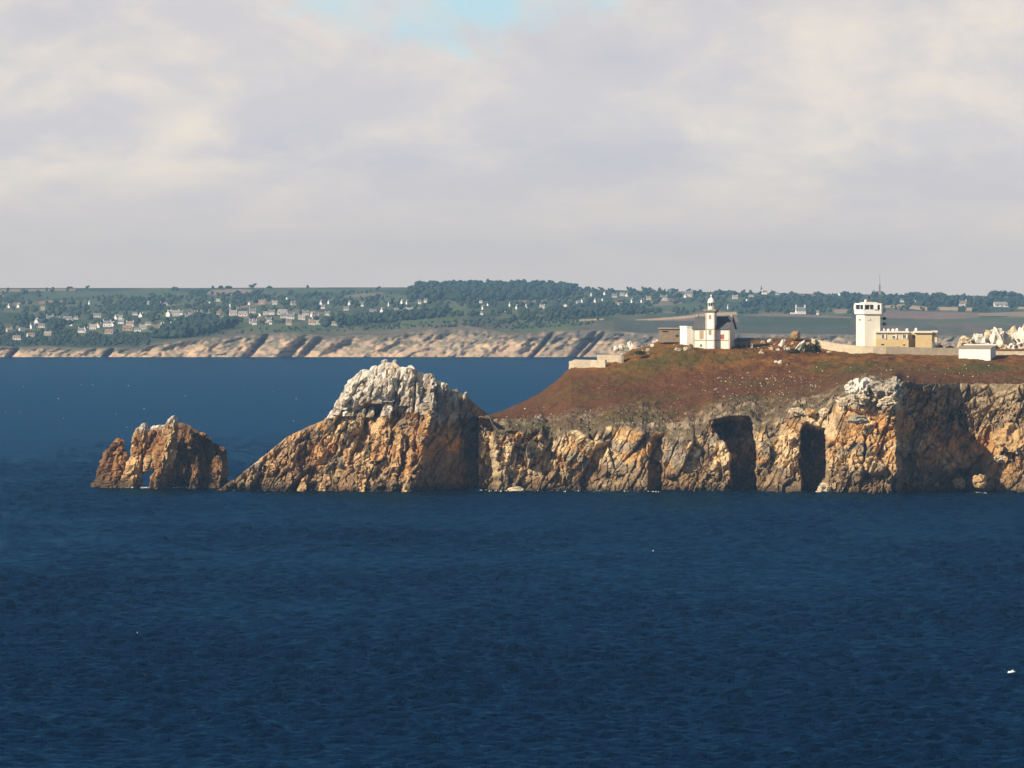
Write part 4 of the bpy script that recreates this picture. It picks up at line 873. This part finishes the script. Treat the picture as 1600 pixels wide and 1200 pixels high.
def build_far():
    px = np.arange(-260, 1861, 2.0); nf = 46; nr = 120
    lip = ip(px, FL)+2.5*fbm2(px/40, px*0, 31, 3)
    T = np.linspace(0, 1, nf)[:, None]; wl = VH+EYE*FPX/YC
    PX = np.repeat(px[None], nf, 0); PY = wl+3+(lip[None]-wl-3)*T
    dh = (wl-PY)*YC/FPX
    # slanting spurs and gullies: ridges running up to the right
    sk = PX+1.1*(PY-540)+14*fbm2(PX/50, PY/20, 29, 3)
    spur = np.abs(fbm2(sk/60, PY/300, 33, 3))*2; spur2 = fbm2(sk/17, PY/14, 36, 4)
    low = sst(240, 200, PX)
    Y = YC+dh*(1.1+0*T)+15*spur*sst(-.05, .3, T)*(1-.6*low)*sst(1.05, .6, T)+11*spur2*sst(1.05, .7, T)+5*fbm2(PX/6, PY/4, 35, 4)*sst(1.02, .85, T)*sst(0, .1, T)
    for gx, w0 in ((392,6),(455,9),(478,10),(836,4),(902,7),(915,5),(170,4),(20,5)): Y = Y+19*np.exp(-((PX+.9*(PY-552)-gx)/w0)**2)*sst(1.1, .5, T)
    X = (PX-800)*Y/FPX; Z = EYE-(PY-VH)*Y/FPX
    n = fbm2(PX/30, PY/10, 38, 4)+.5; n2 = fbm2(PX/9, PY/5, 39, 4)+.5
    C = lerp((.38,.28,.19), (.56,.39,.245), sst(.4, .65, n)); C = mixcol(C, (.16,.15,.10), .9*sst(.48, .64, n2+.25*(T-.45)))
    C = mixcol(C, MOOR, sst(.5, 1.0, T+.7*(n-.5)+.5*(n2-.5)))
    C = mixcol(C, (.10,.085,.07), .7*sst(.09, .02, T))
    V = [np.stack([X, Y, Z], -1)]; CC = [C]
    t = np.linspace(0, 1, nr+1)[1:, None]; PYr = lip[None]+(ip(px, FS)[None]-lip[None])*t; PXr = np.repeat(px[None], nr, 0)
    l = ip(px, FL)[None]; s = ip(px, FS)[None]; tt = np.clip((lip[None]-PYr)/(lip[None]-s), 0, 1)
    ylip = V[0][-1][:, 1][None]
    Yr = ylip+(YB-ylip)*(.35*tt+.65*tt**2.2)
    Zr = EYE-(PYr-VH)*Yr/FPX
    # crest then drop away behind
    V.append(np.stack([(PXr-800)*Yr/FPX, Yr, Zr], -1))
    n = fbm2(PXr/50, PYr/9, 41, 4)+.5; n2 = fbm2(PXr/14, PYr/4, 43, 4)+.5
    C = lerp(F_DGREEN, (.10,.115,.06), sst(.4, .62, n)); C = mixcol(C, (.045,.06,.035), .8*sst(.55, .66, n2))
    _, _, cr = facet2(PXr/46+.6*(n-.5), PYr/5.2+PXr/260, 47, 0)
    patch = sst(.12, .22, tt)
    C = mixcol(C, np.array((.15,.15,.075)), .75*patch*((cr > .55) & (cr < .72))); C = mixcol(C, np.array((.27,.205,.135)), .8*patch*((cr > .88))); C = mixcol(C, np.array((.12,.15,.06)), .8*patch*(cr < .22))
    moor = sst(.30, .04, tt+.25*(n-.5))*sst(250, 420, PXr)
    C = mixcol(C, lerp(MOOR, (.15,.145,.075), n2), moor)
    C = mixcol(C, lerp((.10,.105,.065), (.16,.125,.095), sst(.4, .6, n)), sst(940, 1000, PXr)*sst(492, 505, PYr))
    for poly, cc in FIELDS:
        m_ = pip(PXr+2*(n2-.5), PYr+.8*(n-.5), poly).astype(float)
        C = mixcol(C, np.array(cc), m_*.92*(1.0+0*n))
    C = C*(.85+.3*n2)[..., None]
    CC.append(C)
    back = V[1][-1:].copy(); back[..., 1] += 900; back[..., 0] *= (YB+900)/YB; back[..., 2] = 5; V.append(back); CC.append(C[-1:])
    o = link('far_coast', grid_mesh('far_coast', np.concatenate(V, 0), np.concatenate(CC, 0)), M['far_land']); tag(o, 'hazy far shore with tan cliffs, hedged fields and moor', 'coast', kind='structure')
    return px, np.concatenate(V[1:2], 0)
FPXS, FSURF = build_far()
def far_point(px, py):
    i = int(np.clip(round((px-FPXS[0])/2.0), 0, len(FPXS)-1)); c = FSURF[:, i]
    pys = VH+(EYE-c[:, 2])*FPX/c[:, 1]; j = np.argmin(np.abs(pys-py)); Y = c[j, 1]
    return np.array(P(px, pys[j], Y)), Y

# ---- village houses
def Z3(l): return [(x/6.154, 450+y/6.154, *r) for x, y, *r in l]
def Z4(l): return [(240+x/6.154, 450+y/6.154, *r) for x, y, *r in l]
def Z8(l): return [(480+x/3.2, 420+y/3.2, *r) for x, y, *r in l]
def Z5(l): return [(860+x/6.154, 430+y/6.154, *r) for x, y, *r in l]
def Z6(l): return [(1120+x/6.154, 430+y/6.154, *r) for x, y, *r in l]
def Z7(l): return [(1300+x/5.333, 420+y/5.333, *r) for x, y, *r in l]
# entries: x, foot row, width px, wall (w/c/t), roof (g/l/b), turn degrees
H_ = Z3([(90,425,13,'t','l',30),(160,500,14,'w','b',0),(295,468,14,'w','b',10),(315,390,12,'w','g',40),(355,340,9,'w','g',70),(460,455,13,'t','l',0),(632,358,7,'w','g',60),(690,362,8,'w','g',70),(785,432,13,'w','g',-10),(828,430,8,'w','g',60),(895,395,12,'c','l',0),(955,385,12,'c','l',60),(1030,372,14,'w','g',0),(1085,368,9,'w','b',70),(1050,442,15,'t','b',0),(1118,302,8,'w','l',60),(1158,302,7,'w','l',0),(1225,412,18,'t','b',8),(1250,372,13,'w','b',0),(1290,368,9,'w','g',60),(1325,418,12,'w','g',0),(1375,402,12,'c','l',0),(1300,262,9,'w','g',0),(1360,282,10,'w','l',65),(1535,438,16,'w','g',0),(1478,432,9,'w','l',60),(1562,385,12,'c','l',70),
 (90,192,6,'w','g',60),(180,192,7,'w','g',70),(410,216,7,'t','l',0),(1432,160,9,'w','l',0),(1538,172,6,'w','g',70),(860,160,5,'w','g',60),(650,318,16,'c','g',0),(480,312,12,'c','g',0),(545,326,13,'c','g',20),(935,282,13,'c','g',0),(400,386,11,'c','g',0),(215,412,13,'c','g',20),(1425,356,11,'c','g',0),(1165,345,10,'w','g',0),(720,300,11,'c','g',0)]) \
 + Z4([(60,175,7,'w','g',70),(115,166,7,'c','g',0),(150,276,10,'w','g',78),(208,274,14,'c','l',5),(265,260,6,'w','g',0),(322,292,8,'w','g',0),(365,285,12,'c','g',0),(440,262,11,'c','g',30),(455,296,12,'c','g',0),(505,292,13,'c','g',0),(612,256,10,'c','b',20),(628,130,9,'c','l',0),(765,266,13,'c','l',0),(652,352,6,'w','g',0),(635,325,12,'c','g',0),(700,335,12,'c','g',10),(860,274,16,'c','l',0),(930,162,9,'c','l',50),(1040,158,11,'t','b',0),(950,244,11,'c','g',0),(1022,272,8,'w','g',75),(1078,258,9,'c','l',0),(1135,258,10,'c','g',0),(1240,258,17,'c','l',0),(1260,290,15,'c','g',0),(1290,112,6,'w','g',50),(1340,166,10,'w','b',20),(1300,356,9,'c','b',0),(1125,350,5,'w','g',0),(970,356,8,'w','g',0),(945,340,9,'c','g',0),(1105,332,11,'c','g',0),(1320,300,13,'c','g',0),(1460,260,11,'c','g',0),(1425,308,12,'c','l',0),(1530,280,9,'w','g',40),(1555,302,12,'c','g',0),(1525,356,11,'c','b',0),(1588,352,9,'c','l',0),(92,385,10,'t','l',60),(175,372,8,'w','g',70),(235,352,12,'c','b',0),(285,336,7,'w','g',40),(365,345,11,'w','b',10),(430,332,11,'c','b',0),(1165,160,9,'c','l',0)]) \
 + Z8([(70,180,6,'w','g',70),(110,176,6,'w','g',50),(212,182,6,'w','g',70),(275,188,5,'w','g',0),(410,188,5,'w','g',40),(475,176,6,'w','g',70),(500,178,5,'w','g',60),(562,178,5,'w','g',0),(592,170,6,'c','g',0),(30,242,7,'w','g',60),(78,200,7,'c','g',0),(20,278,9,'w','b',0),(55,278,8,'c','b',0),(130,284,14,'w','b',0),(330,221,12,'w','g',0),(375,218,7,'w','g',75),(445,219,7,'w','g',0),(510,218,11,'c','l',0),(532,212,6,'w','g',70),(265,234,9,'c','g',0),(658,215,4,'w','g',50),(880,204,6,'w','g',45),(905,186,5,'w','g',60),(868,172,6,'c','l',0),(1015,188,5,'w','g',60),(1048,202,5,'w','g',60),(1095,200,6,'w','g',70),(1175,201,9,'c','l',0),(990,214,4,'w','g',0),(872,230,5,'w','g',0),(100,235,8,'c','g',0),(195,208,9,'c','g',0)]) \
 + Z5([(150,304,8,'c','l',75),(272,270,9,'w','g',0),(312,264,7,'w','g',50),(432,264,5,'w','g',70),(505,244,5,'w','g',50),(525,190,6,'w','g',60),(615,216,9,'c','g',0),(690,200,8,'c','l',0),(735,204,6,'w','l',70),(635,286,7,'w','b',0),(672,288,8,'w','b',0),(785,268,5,'w','g',60),(885,264,7,'w','g',40),(945,236,9,'c','b',0),(1090,246,12,'c','g',0),(1330,208,14,'c','g',0),(1300,216,7,'w','g',60)]) \
 + Z6([(175,228,9,'w','l',0),(305,252,10,'w','l',30),(330,210,8,'c','l',0),(462,180,8,'c','b',0),(580,190,7,'c','g',0),(110,326,4,'w','g',50),(970,380,5,'c','g',0),(1185,194,6,'w','g',60)]) \
 + Z7([(585,278,8,'w','g',0),(692,278,9,'w','b',60),(1090,312,13,'w','b',0),(1410,318,26,'w','l',0),(495,232,6,'w','g',60)])
WALLW = {'w': 'white', 'c': 'cream', 't': 'tan'}; WM = {'w': 'house_white', 'c': 'house_cream', 't': 'house_tan'}; RM = {'g': 'roof_grey', 'l': 'roof_light', 'b': 'roof_brown'}
_hm = {}
def house_meshes(kind):
    if kind in _hm: return _hm[kind]
    Lh, Dh, He, Hr = {0: (5, 3.6, 3.4, 7.0), 1: (5, 3.0, 4.6, 7.6), 2: (5, 3.2, 2.7, 5.4)}[kind]     # unit: half length 5
    wv = [(-Lh,-Dh,-3),(Lh,-Dh,-3),(Lh,Dh,-3),(-Lh,Dh,-3),(-Lh,-Dh,He),(Lh,-Dh,He),(Lh,Dh,He),(-Lh,Dh,He),(-Lh,0,Hr-.1),(Lh,0,Hr-.1)]
    wl_ = MB().add(wv, [(0,1,5,4),(1,2,6,9,5),(2,3,7,6),(3,0,4,8,7),(4,5,9,8),(6,7,8,9)]).mesh('house_wall')
    rf = MB(); s = (Hr-He)/Dh
    for q in (-1, 1):
        ya, yb = q*(Dh+.3), 0; za = He-.3*s
        rf.add([(-Lh-.05,ya,za),(Lh+.05,ya,za),(Lh+.05,yb,Hr),(-Lh-.05,yb,Hr),(-Lh-.05,ya,za+.25),(Lh+.05,ya,za+.25),(Lh+.05,yb,Hr+.25),(-Lh-.05,yb,Hr+.25)], [(0,3,2,1),(4,5,6,7),(0,1,5,4),(1,2,6,5),(2,3,7,6),(3,0,4,7)])
    rf = rf.mesh('house_roof')
    ch = MB().box(-.45, .45, -.7, .7, -.8, 1.5).box(-.55, .55, -.8, .8, 1.5, 1.75).mesh('house_chimney')
    wi = MB().box(-.55, .55, -.06, .05, 0, 1.4).mesh('house_window'); do = MB().box(-.55, .55, -.06, .05, -.3, 2.0).mesh('house_door')
    _hm[kind] = (wl_, rf, ch, wi, do, Lh, Dh, He, Hr); return _hm[kind]
ORD = ['first','second','third','fourth','fifth','sixth','seventh','eighth','ninth','tenth','eleventh','twelfth','thirteenth','fourteenth','fifteenth','sixteenth','seventeenth','eighteenth','nineteenth','twentieth']
ZONE = [(-50,145,'left of the sea stack'),(145,250,'above sea stack left half'),(250,352,'above sea stack right half'),(352,440,'above the foot of the conical rock'),(440,530,'above the conical rock flank'),(530,640,'above the conical rock peak'),(640,790,'right of the conical peak'),(790,1000,'left above the stone wall'),(1000,1105,'left of the lighthouse lantern'),(1105,1335,'between lighthouse and signal tower'),(1335,1700,'right of the signal tower')]
def obj_m(name, me, mt, parent):
    o = bpy.data.objects.new(name, me); col.objects.link(o); o.parent = parent
    if not me.materials: me.materials.append(None)
    o.material_slots[0].link = 'OBJECT'; o.material_slots[0].material = M[mt]; return o
def build_houses():
    rng = random.Random(21); sets = {}
    for e in H_:
        x, y = e[0], e[1]; zn = [z for z in ZONE if z[0] <= x < z[1]][0][2]
        band = 'upper slope' if y < 484 else ('middle slope' if y < 500 else 'lower slope')
        sets.setdefault((zn, band), []).append(e)
    for (zn, band), lst in sets.items():
        lst.sort()
        for i, (x, y, wd, wc, rc, turn) in enumerate(lst):
            p, Y = far_point(x, y); k = Y/FPX; kind = rng.choice((0, 0, 1, 2)) if wd < 15 else 2
            me = house_meshes(kind); Lh, Dh, He, Hr = me[5:]
            prw = abs(math.cos(R(turn)))*Lh*2+abs(math.sin(R(turn)))*Dh*2; sc = .9*wd*k/prw; sz_ = min(max(sc, .62), 1.15)
            root = empty('house', p, R(turn+rng.uniform(-8, 8))); root.scale = (sc, sc, sz_)
            obj_m('wall', me[0], WM[wc], root); rf = obj_m('roof', me[1], RM[rc], root)
            if kind != 2:
                for s in (-1, 1): c = obj_m('chimney', me[2], WM[wc], rf); c.location = (s*(Lh-.5), 0, Hr)
            if wd >= 8:
                for s in (-.6, .6): c = obj_m('window', me[3], 'window_glass', root); c.location = (s*Lh, -Dh, 1.0)
                c = obj_m('door', me[4], 'tan_shutter', root); c.location = (0, -Dh, 0)
            posn = 'only one' if len(lst) == 1 else ORD[i]+' from left'
            tag(root, f'{WALLW[wc]} far house, {posn}, {band} {zn}', 'house', 'houses of the far shore village')
build_houses()
# a few far landmarks
def far_landmarks():
    # farmhouse with two tall gable chimneys
    p, Y = far_point(1250.8, 490.5); k = Y/FPX; r = empty('farmhouse', p, R(8)); tag(r, 'white far farmhouse with two tall gable chimneys, between lighthouse and signal tower', 'house', 'houses of the far shore village'); me = house_meshes(0); sc = 15*k/10
    r.scale = (sc, sc, sc)
    obj_m('wall', me[0], 'house_white', r); rf = obj_m('roof', me[1], 'roof_grey', r)
    for s in (-1, 1): c = obj_m('chimney', me[2], 'house_white', rf); c.location = (s*4.5, 0, 7); c.scale = (1.5, 1.3, 1.5)
    ex = MB().box(-10.5, -5.02, -2, 2, -2, 1.6).build('low_wing', M['house_white'], r)
    # church with dark spire
    p, Y = far_point(1190, 459.8); k = Y/FPX; r = empty('church', p, R(0)); tag(r, 'far church on the skyline with white walls and dark spire', 'church')
    MB().box(-2.2*k, 1.6*k, -2, 2, -2, 7*k).build('tower', M['house_white'], r); MB().prism([(-2.3*k,-2.2),(1.7*k,-2.2),(1.7*k,2.2),(-2.3*k,2.2)], 7*k+.01, 14*k, [(-.5*k,-.2),(-.1*k,-.2),(-.1*k,.2),(-.5*k,.2)]).build('spire', M['slate_far'], r)
    nv = MB().box(1.6*k+.01, 8*k, -3, 3, -2, 3*k).build('nave', M['house_white'], r); MB().prism([(1.65*k,-3.3),(8.1*k,-3.3),(8.1*k,3.3),(1.65*k,3.3)], 3*k+.01, 5*k, [(1.65*k,-.1),(8.1*k,-.1),(8.1*k,.1),(1.65*k,.1)]).build('roof', M['roof_brown'], r)
    for x, y, h, lab in ((327.6, 482.5, 12, 'taller of two thin white towers on the far village slope'), (359.4, 481.3, 7, 'shorter of two thin white towers on the far village slope'), (924, 464, 7, 'thin white tower on the far skyline above the stone wall')):
        p, Y = far_point(x, y); k = Y/FPX; r = empty('white_tower', p); tag(r, lab, 'tower'); MB().lathe([(1.6*k,-2),(1.3*k,h*k*.8),(1.5*k,h*k*.82),(1.4*k,h*k*.9)], 10).build('shaft', M['house_white'], r); MB().lathe([(1.3*k,h*k*.9+.01),(.3*k,h*k)], 10).build('cap', M['slate_far'], r)
far_landmarks()

# ---- far trees
def crown_geo(rng, sub=1):
    v, f = ico(sub); v = v*(.72+.5*rng.rand(len(v), 1)); return v, f
def lone_tree(x, y, wpx, hpx, lab, seed, parts=9):
    rng = np.random.RandomState(seed); p, Y = far_point(x, y); k = Y/FPX; root = empty('tree', p); tag(root, lab, 'tree', 'single trees of the far shore')
    W_, H2 = wpx*k, hpx*k; tr = MB().tube((0,0,-2), (0,0,H2*.55), .05*H2+.15, 7, .1)
    for i in range(4): a = rng.rand()*6.28; tr.tube((0,0,H2*.3), (math.cos(a)*W_*.3, math.sin(a)*W_*.3, H2*.65), .2, 5, .06)
    tr.build('trunk', M['bark'], root)
    mb = MB()
    for _ in range(parts*3):
        a = rng.rand()*6.28; r = math.sqrt(rng.rand()); c = np.array([math.cos(a)*r*W_*.42, math.sin(a)*r*W_*.42, H2*(.35+.5*rng.rand()*(1-.35*r))]); s = (.13+.1*rng.rand())*min(W_, 1.6*H2)
        v, f = crown_geo(rng); mb.add(v*np.array([s, s, s*.75])+c, f)
    for _ in range(260):
        a = rng.rand()*6.28; r = math.sqrt(rng.rand()); c = np.array([math.cos(a)*r*W_*.52, math.sin(a)*r*W_*.52, H2*(.22+.78*rng.rand()*math.sqrt(max(0, 1-.8*r*r)))]); u = rng.randn(3)*.5; q = rng.randn(3)*.5
        mb.add([c-u, c+q, c+u, c-q], [(0,1,2,3)])
    mb.build('crown', M['tree_leaf'], root)
TR = [(345,450.5,7,4,'small round tree on the far left skyline'),(357,450.8,11,4.5,'wider tree beside the small round skyline tree'),(110,451,8,2.5,'tiny tree on the far left skyline above the cottages'),(421,450.5,8,3.5,'low tree on the far skyline left of the conical rock'),
 (735,449,10,6,'tree standing up from the left of the skyline wood'),(866,449.5,9,8,'tree at the right end of the skyline wood'),(1036,463,10,9,'dark tree behind the concrete hut skyline'),(1060,466,12,9,'dark tree left of the lighthouse lantern'),(1085,462,14,9,'broad tree just left of the lighthouse dome'),(1128,463,18,10,'broad dark tree just right of the lighthouse dome'),(1147,461,10,7,'tree second right of the lighthouse dome'),(1173,463,9,7,'tree left of the far church'),
 (1225,462.5,12,5,'low tree right of the far church'),(1282,464.5,14,7,'tree pair left of the skyline above the curved wall'),(1320,464.5,12,10,'skyline tree left of the lookout tower'),(1340,463,8,5,'small skyline tree touching the lookout tower left edge'),(1367,467,12,14,'tall dark skyline tree behind the radio mast'),(1391,466,14,7,'low tree right of the radio mast'),(1423,466.5,12,10,'skyline tree right of the radio mast'),(1441,467,14,6,'low broad skyline tree right of the mast'),
 (1466,470,24,14,'largest dome-shaped skyline tree right of the signal station'),(1490,470,16,9,'tree right of the dome-shaped skyline tree'),(1508,468,14,7,'low tree above the pale far field'),(1553,466,18,13,'left one of the flat-topped skyline trees at right'),(1568,466,16,14,'middle one of the flat-topped skyline trees at right'),(1581,467,16,13,'right one of the flat-topped skyline trees at right'),(1595,469,12,8,'low skyline tree at the right edge')]
for i, (x, y, wd, h, lab) in enumerate(TR): lone_tree(x, y, wd, h, lab, 300+i)
WOODS = [('woodland', [(640,470),(650,452),(700,450),(800,450.5),(870,451),(905,455),(880,468),(760,472)], 620, 9, 15, 'dark wood crowning the hill on the far skyline'),
 ('woodland', [(238,531),(262,510),(300,504),(345,503),(368,511),(330,522),(280,530)], 330, 6, 13, 'dark pine wood above the far cliffs behind the sea stack'),
 ('woodland', [(78,517),(85,507),(110,505),(112,516)], 70, 6, 11, 'small dark copse among the far left houses'),
 ('woodland', [(20,510),(22,503),(42,503),(40,511)], 40, 6, 11, 'dark copse at the far left among cottages'),
 ('woodland', [(190,486),(205,472),(260,476),(255,487)], 120, 6, 10, 'wood behind the far village above the sea stack'),
 ('woodland', [(500,508),(560,501),(640,497),(700,490),(690,497),(600,505),(510,514)], 260, 6, 10, 'long tree belt below the far houses behind the conical rock'),
 ('woodland', [(1160,481),(1180,472),(1260,470),(1340,474),(1335,484),(1250,480)], 240, 6, 11, 'tree belt behind the far farmhouse'),
 ('woodland', [(1385,478),(1400,470),(1470,472),(1600,474),(1700,474),(1700,480),(1560,481),(1460,481)], 300, 6, 11, 'tree belt above the pale far fields at right'),
 ('thicket', [(-60,541),(-60,519),(60,520),(160,519),(232,524),(236,540),(150,541)], 420, 2.5, 5.5, 'dark scrub along the top of the low far left cliffs'),
 ('thicket', [(250,530),(340,521),(420,514),(560,510),(660,506),(760,500),(900,498),(930,508),(800,516),(660,513),(520,520),(400,520),(330,527)], 330, 1.2, 3.6, 'low dark bushes dotted along the top of the far cliffs'),
 ('woodland', [(850,490),(900,484),(1000,482),(1010,492),(930,496),(860,497)], 230, 5, 9, 'dark trees on the far slope above the stone wall')]
def tree_mass(name, pts, lo, hi, lab, seed, mt='wood_leaf'):
    rng = np.random.RandomState(seed); Vv = []; Ff = []; n = 0; v0, f0 = ico(1); f0 = np.array(f0)
    for x, y in pts:
        p, Y = far_point(x, y); h = lo+(hi-lo)*rng.rand(); wd = h*(.45+.3*rng.rand())
        for j in range(2):
            s = (.8, .55)[j]; q = v0*(.7+.5*rng.rand(len(v0), 1))*np.array([wd*s, wd*s, h*.5*s])+p+np.array([(0, rng.randn()*wd*.5)[j], 0, h*(.42, .72)[j]])
            Vv.append(q); Ff.append(f0+n); n += len(v0)
    me = bpy.data.meshes.new(name); me.from_pydata(np.concatenate(Vv).tolist(), [], np.concatenate(Ff).tolist()); me.update()
    o = link(name, me, M[mt]); tag(o, lab, 'trees', kind='stuff')
def near_house(x, y):
    for e in H_:
        if abs(e[0]-x) < e[2]*.5+2 and -1 < y-e[1] < 8: return True
    return False
for i, (nm, poly, n, lo, hi, lab) in enumerate(WOODS):
    rng = np.random.RandomState(60+i); xs = [p[0] for p in poly]; ys = [p[1] for p in poly]; pts = []
    while len(pts) < n:
        x, y = min(xs)+(max(xs)-min(xs))*rng.rand(), min(ys)+(max(ys)-min(ys))*rng.rand()
        if pip(np.array(x), np.array(y), poly) and not near_house(x, y): pts.append((x, y))
    tree_mass(nm, pts, lo, hi, lab, 400+i)
def hedges():
    rng = np.random.RandomState(77); pts = []
    big = [f[0] for f in FIELDS]
    while len(pts) < 2300:
        x = -80+rng.rand()*1760; t = rng.rand(); l = ip(x, FL)-10; s = ip(x, FS)+.6; y = s+(l-s)*t**1.15
        if x < 640 and y < s+5 and rng.rand() < .85: continue
        if x > 940 and y > 492: continue
        if 380 < x < 940 and y > 508: continue
        d = float(fbm2(np.array(x/26.), np.array(y/5.), 207, 3))+.5
        if d < .47+.1*rng.rand() and rng.rand() > .12: continue
        if near_house(x, y) or any(pip(np.array(x), np.array(y), f) for f in big): continue
        pts.append((x, y))
    tree_mass('hedgerow', pts, 2.8, 7.5, 'hedges and scattered trees between the far fields and houses', 901, 'tree_leaf')
hedges()

# ------------------------------------------------------------------ air
def build_haze():
    m = bpy.data.materials.new('haze_air'); m.use_nodes = True; t = m.node_tree; t.nodes.clear()
    v = t.nodes.new('ShaderNodeVolumePrincipled'); v.inputs['Color'].default_value = (.30, .56, .92, 1); v.inputs['Density'].default_value = 3.6e-5; v.inputs['Anisotropy'].default_value = 0.0
    o = t.nodes.new('ShaderNodeOutputMaterial'); t.links.new(v.outputs[0], o.inputs['Volume'])
    ob = MB().box(-9200, 9200, -1700, 16200, -6, 150).build('haze', m); tag(ob, 'pale blue sea haze over the far shore', 'haze', kind='stuff')
build_haze()
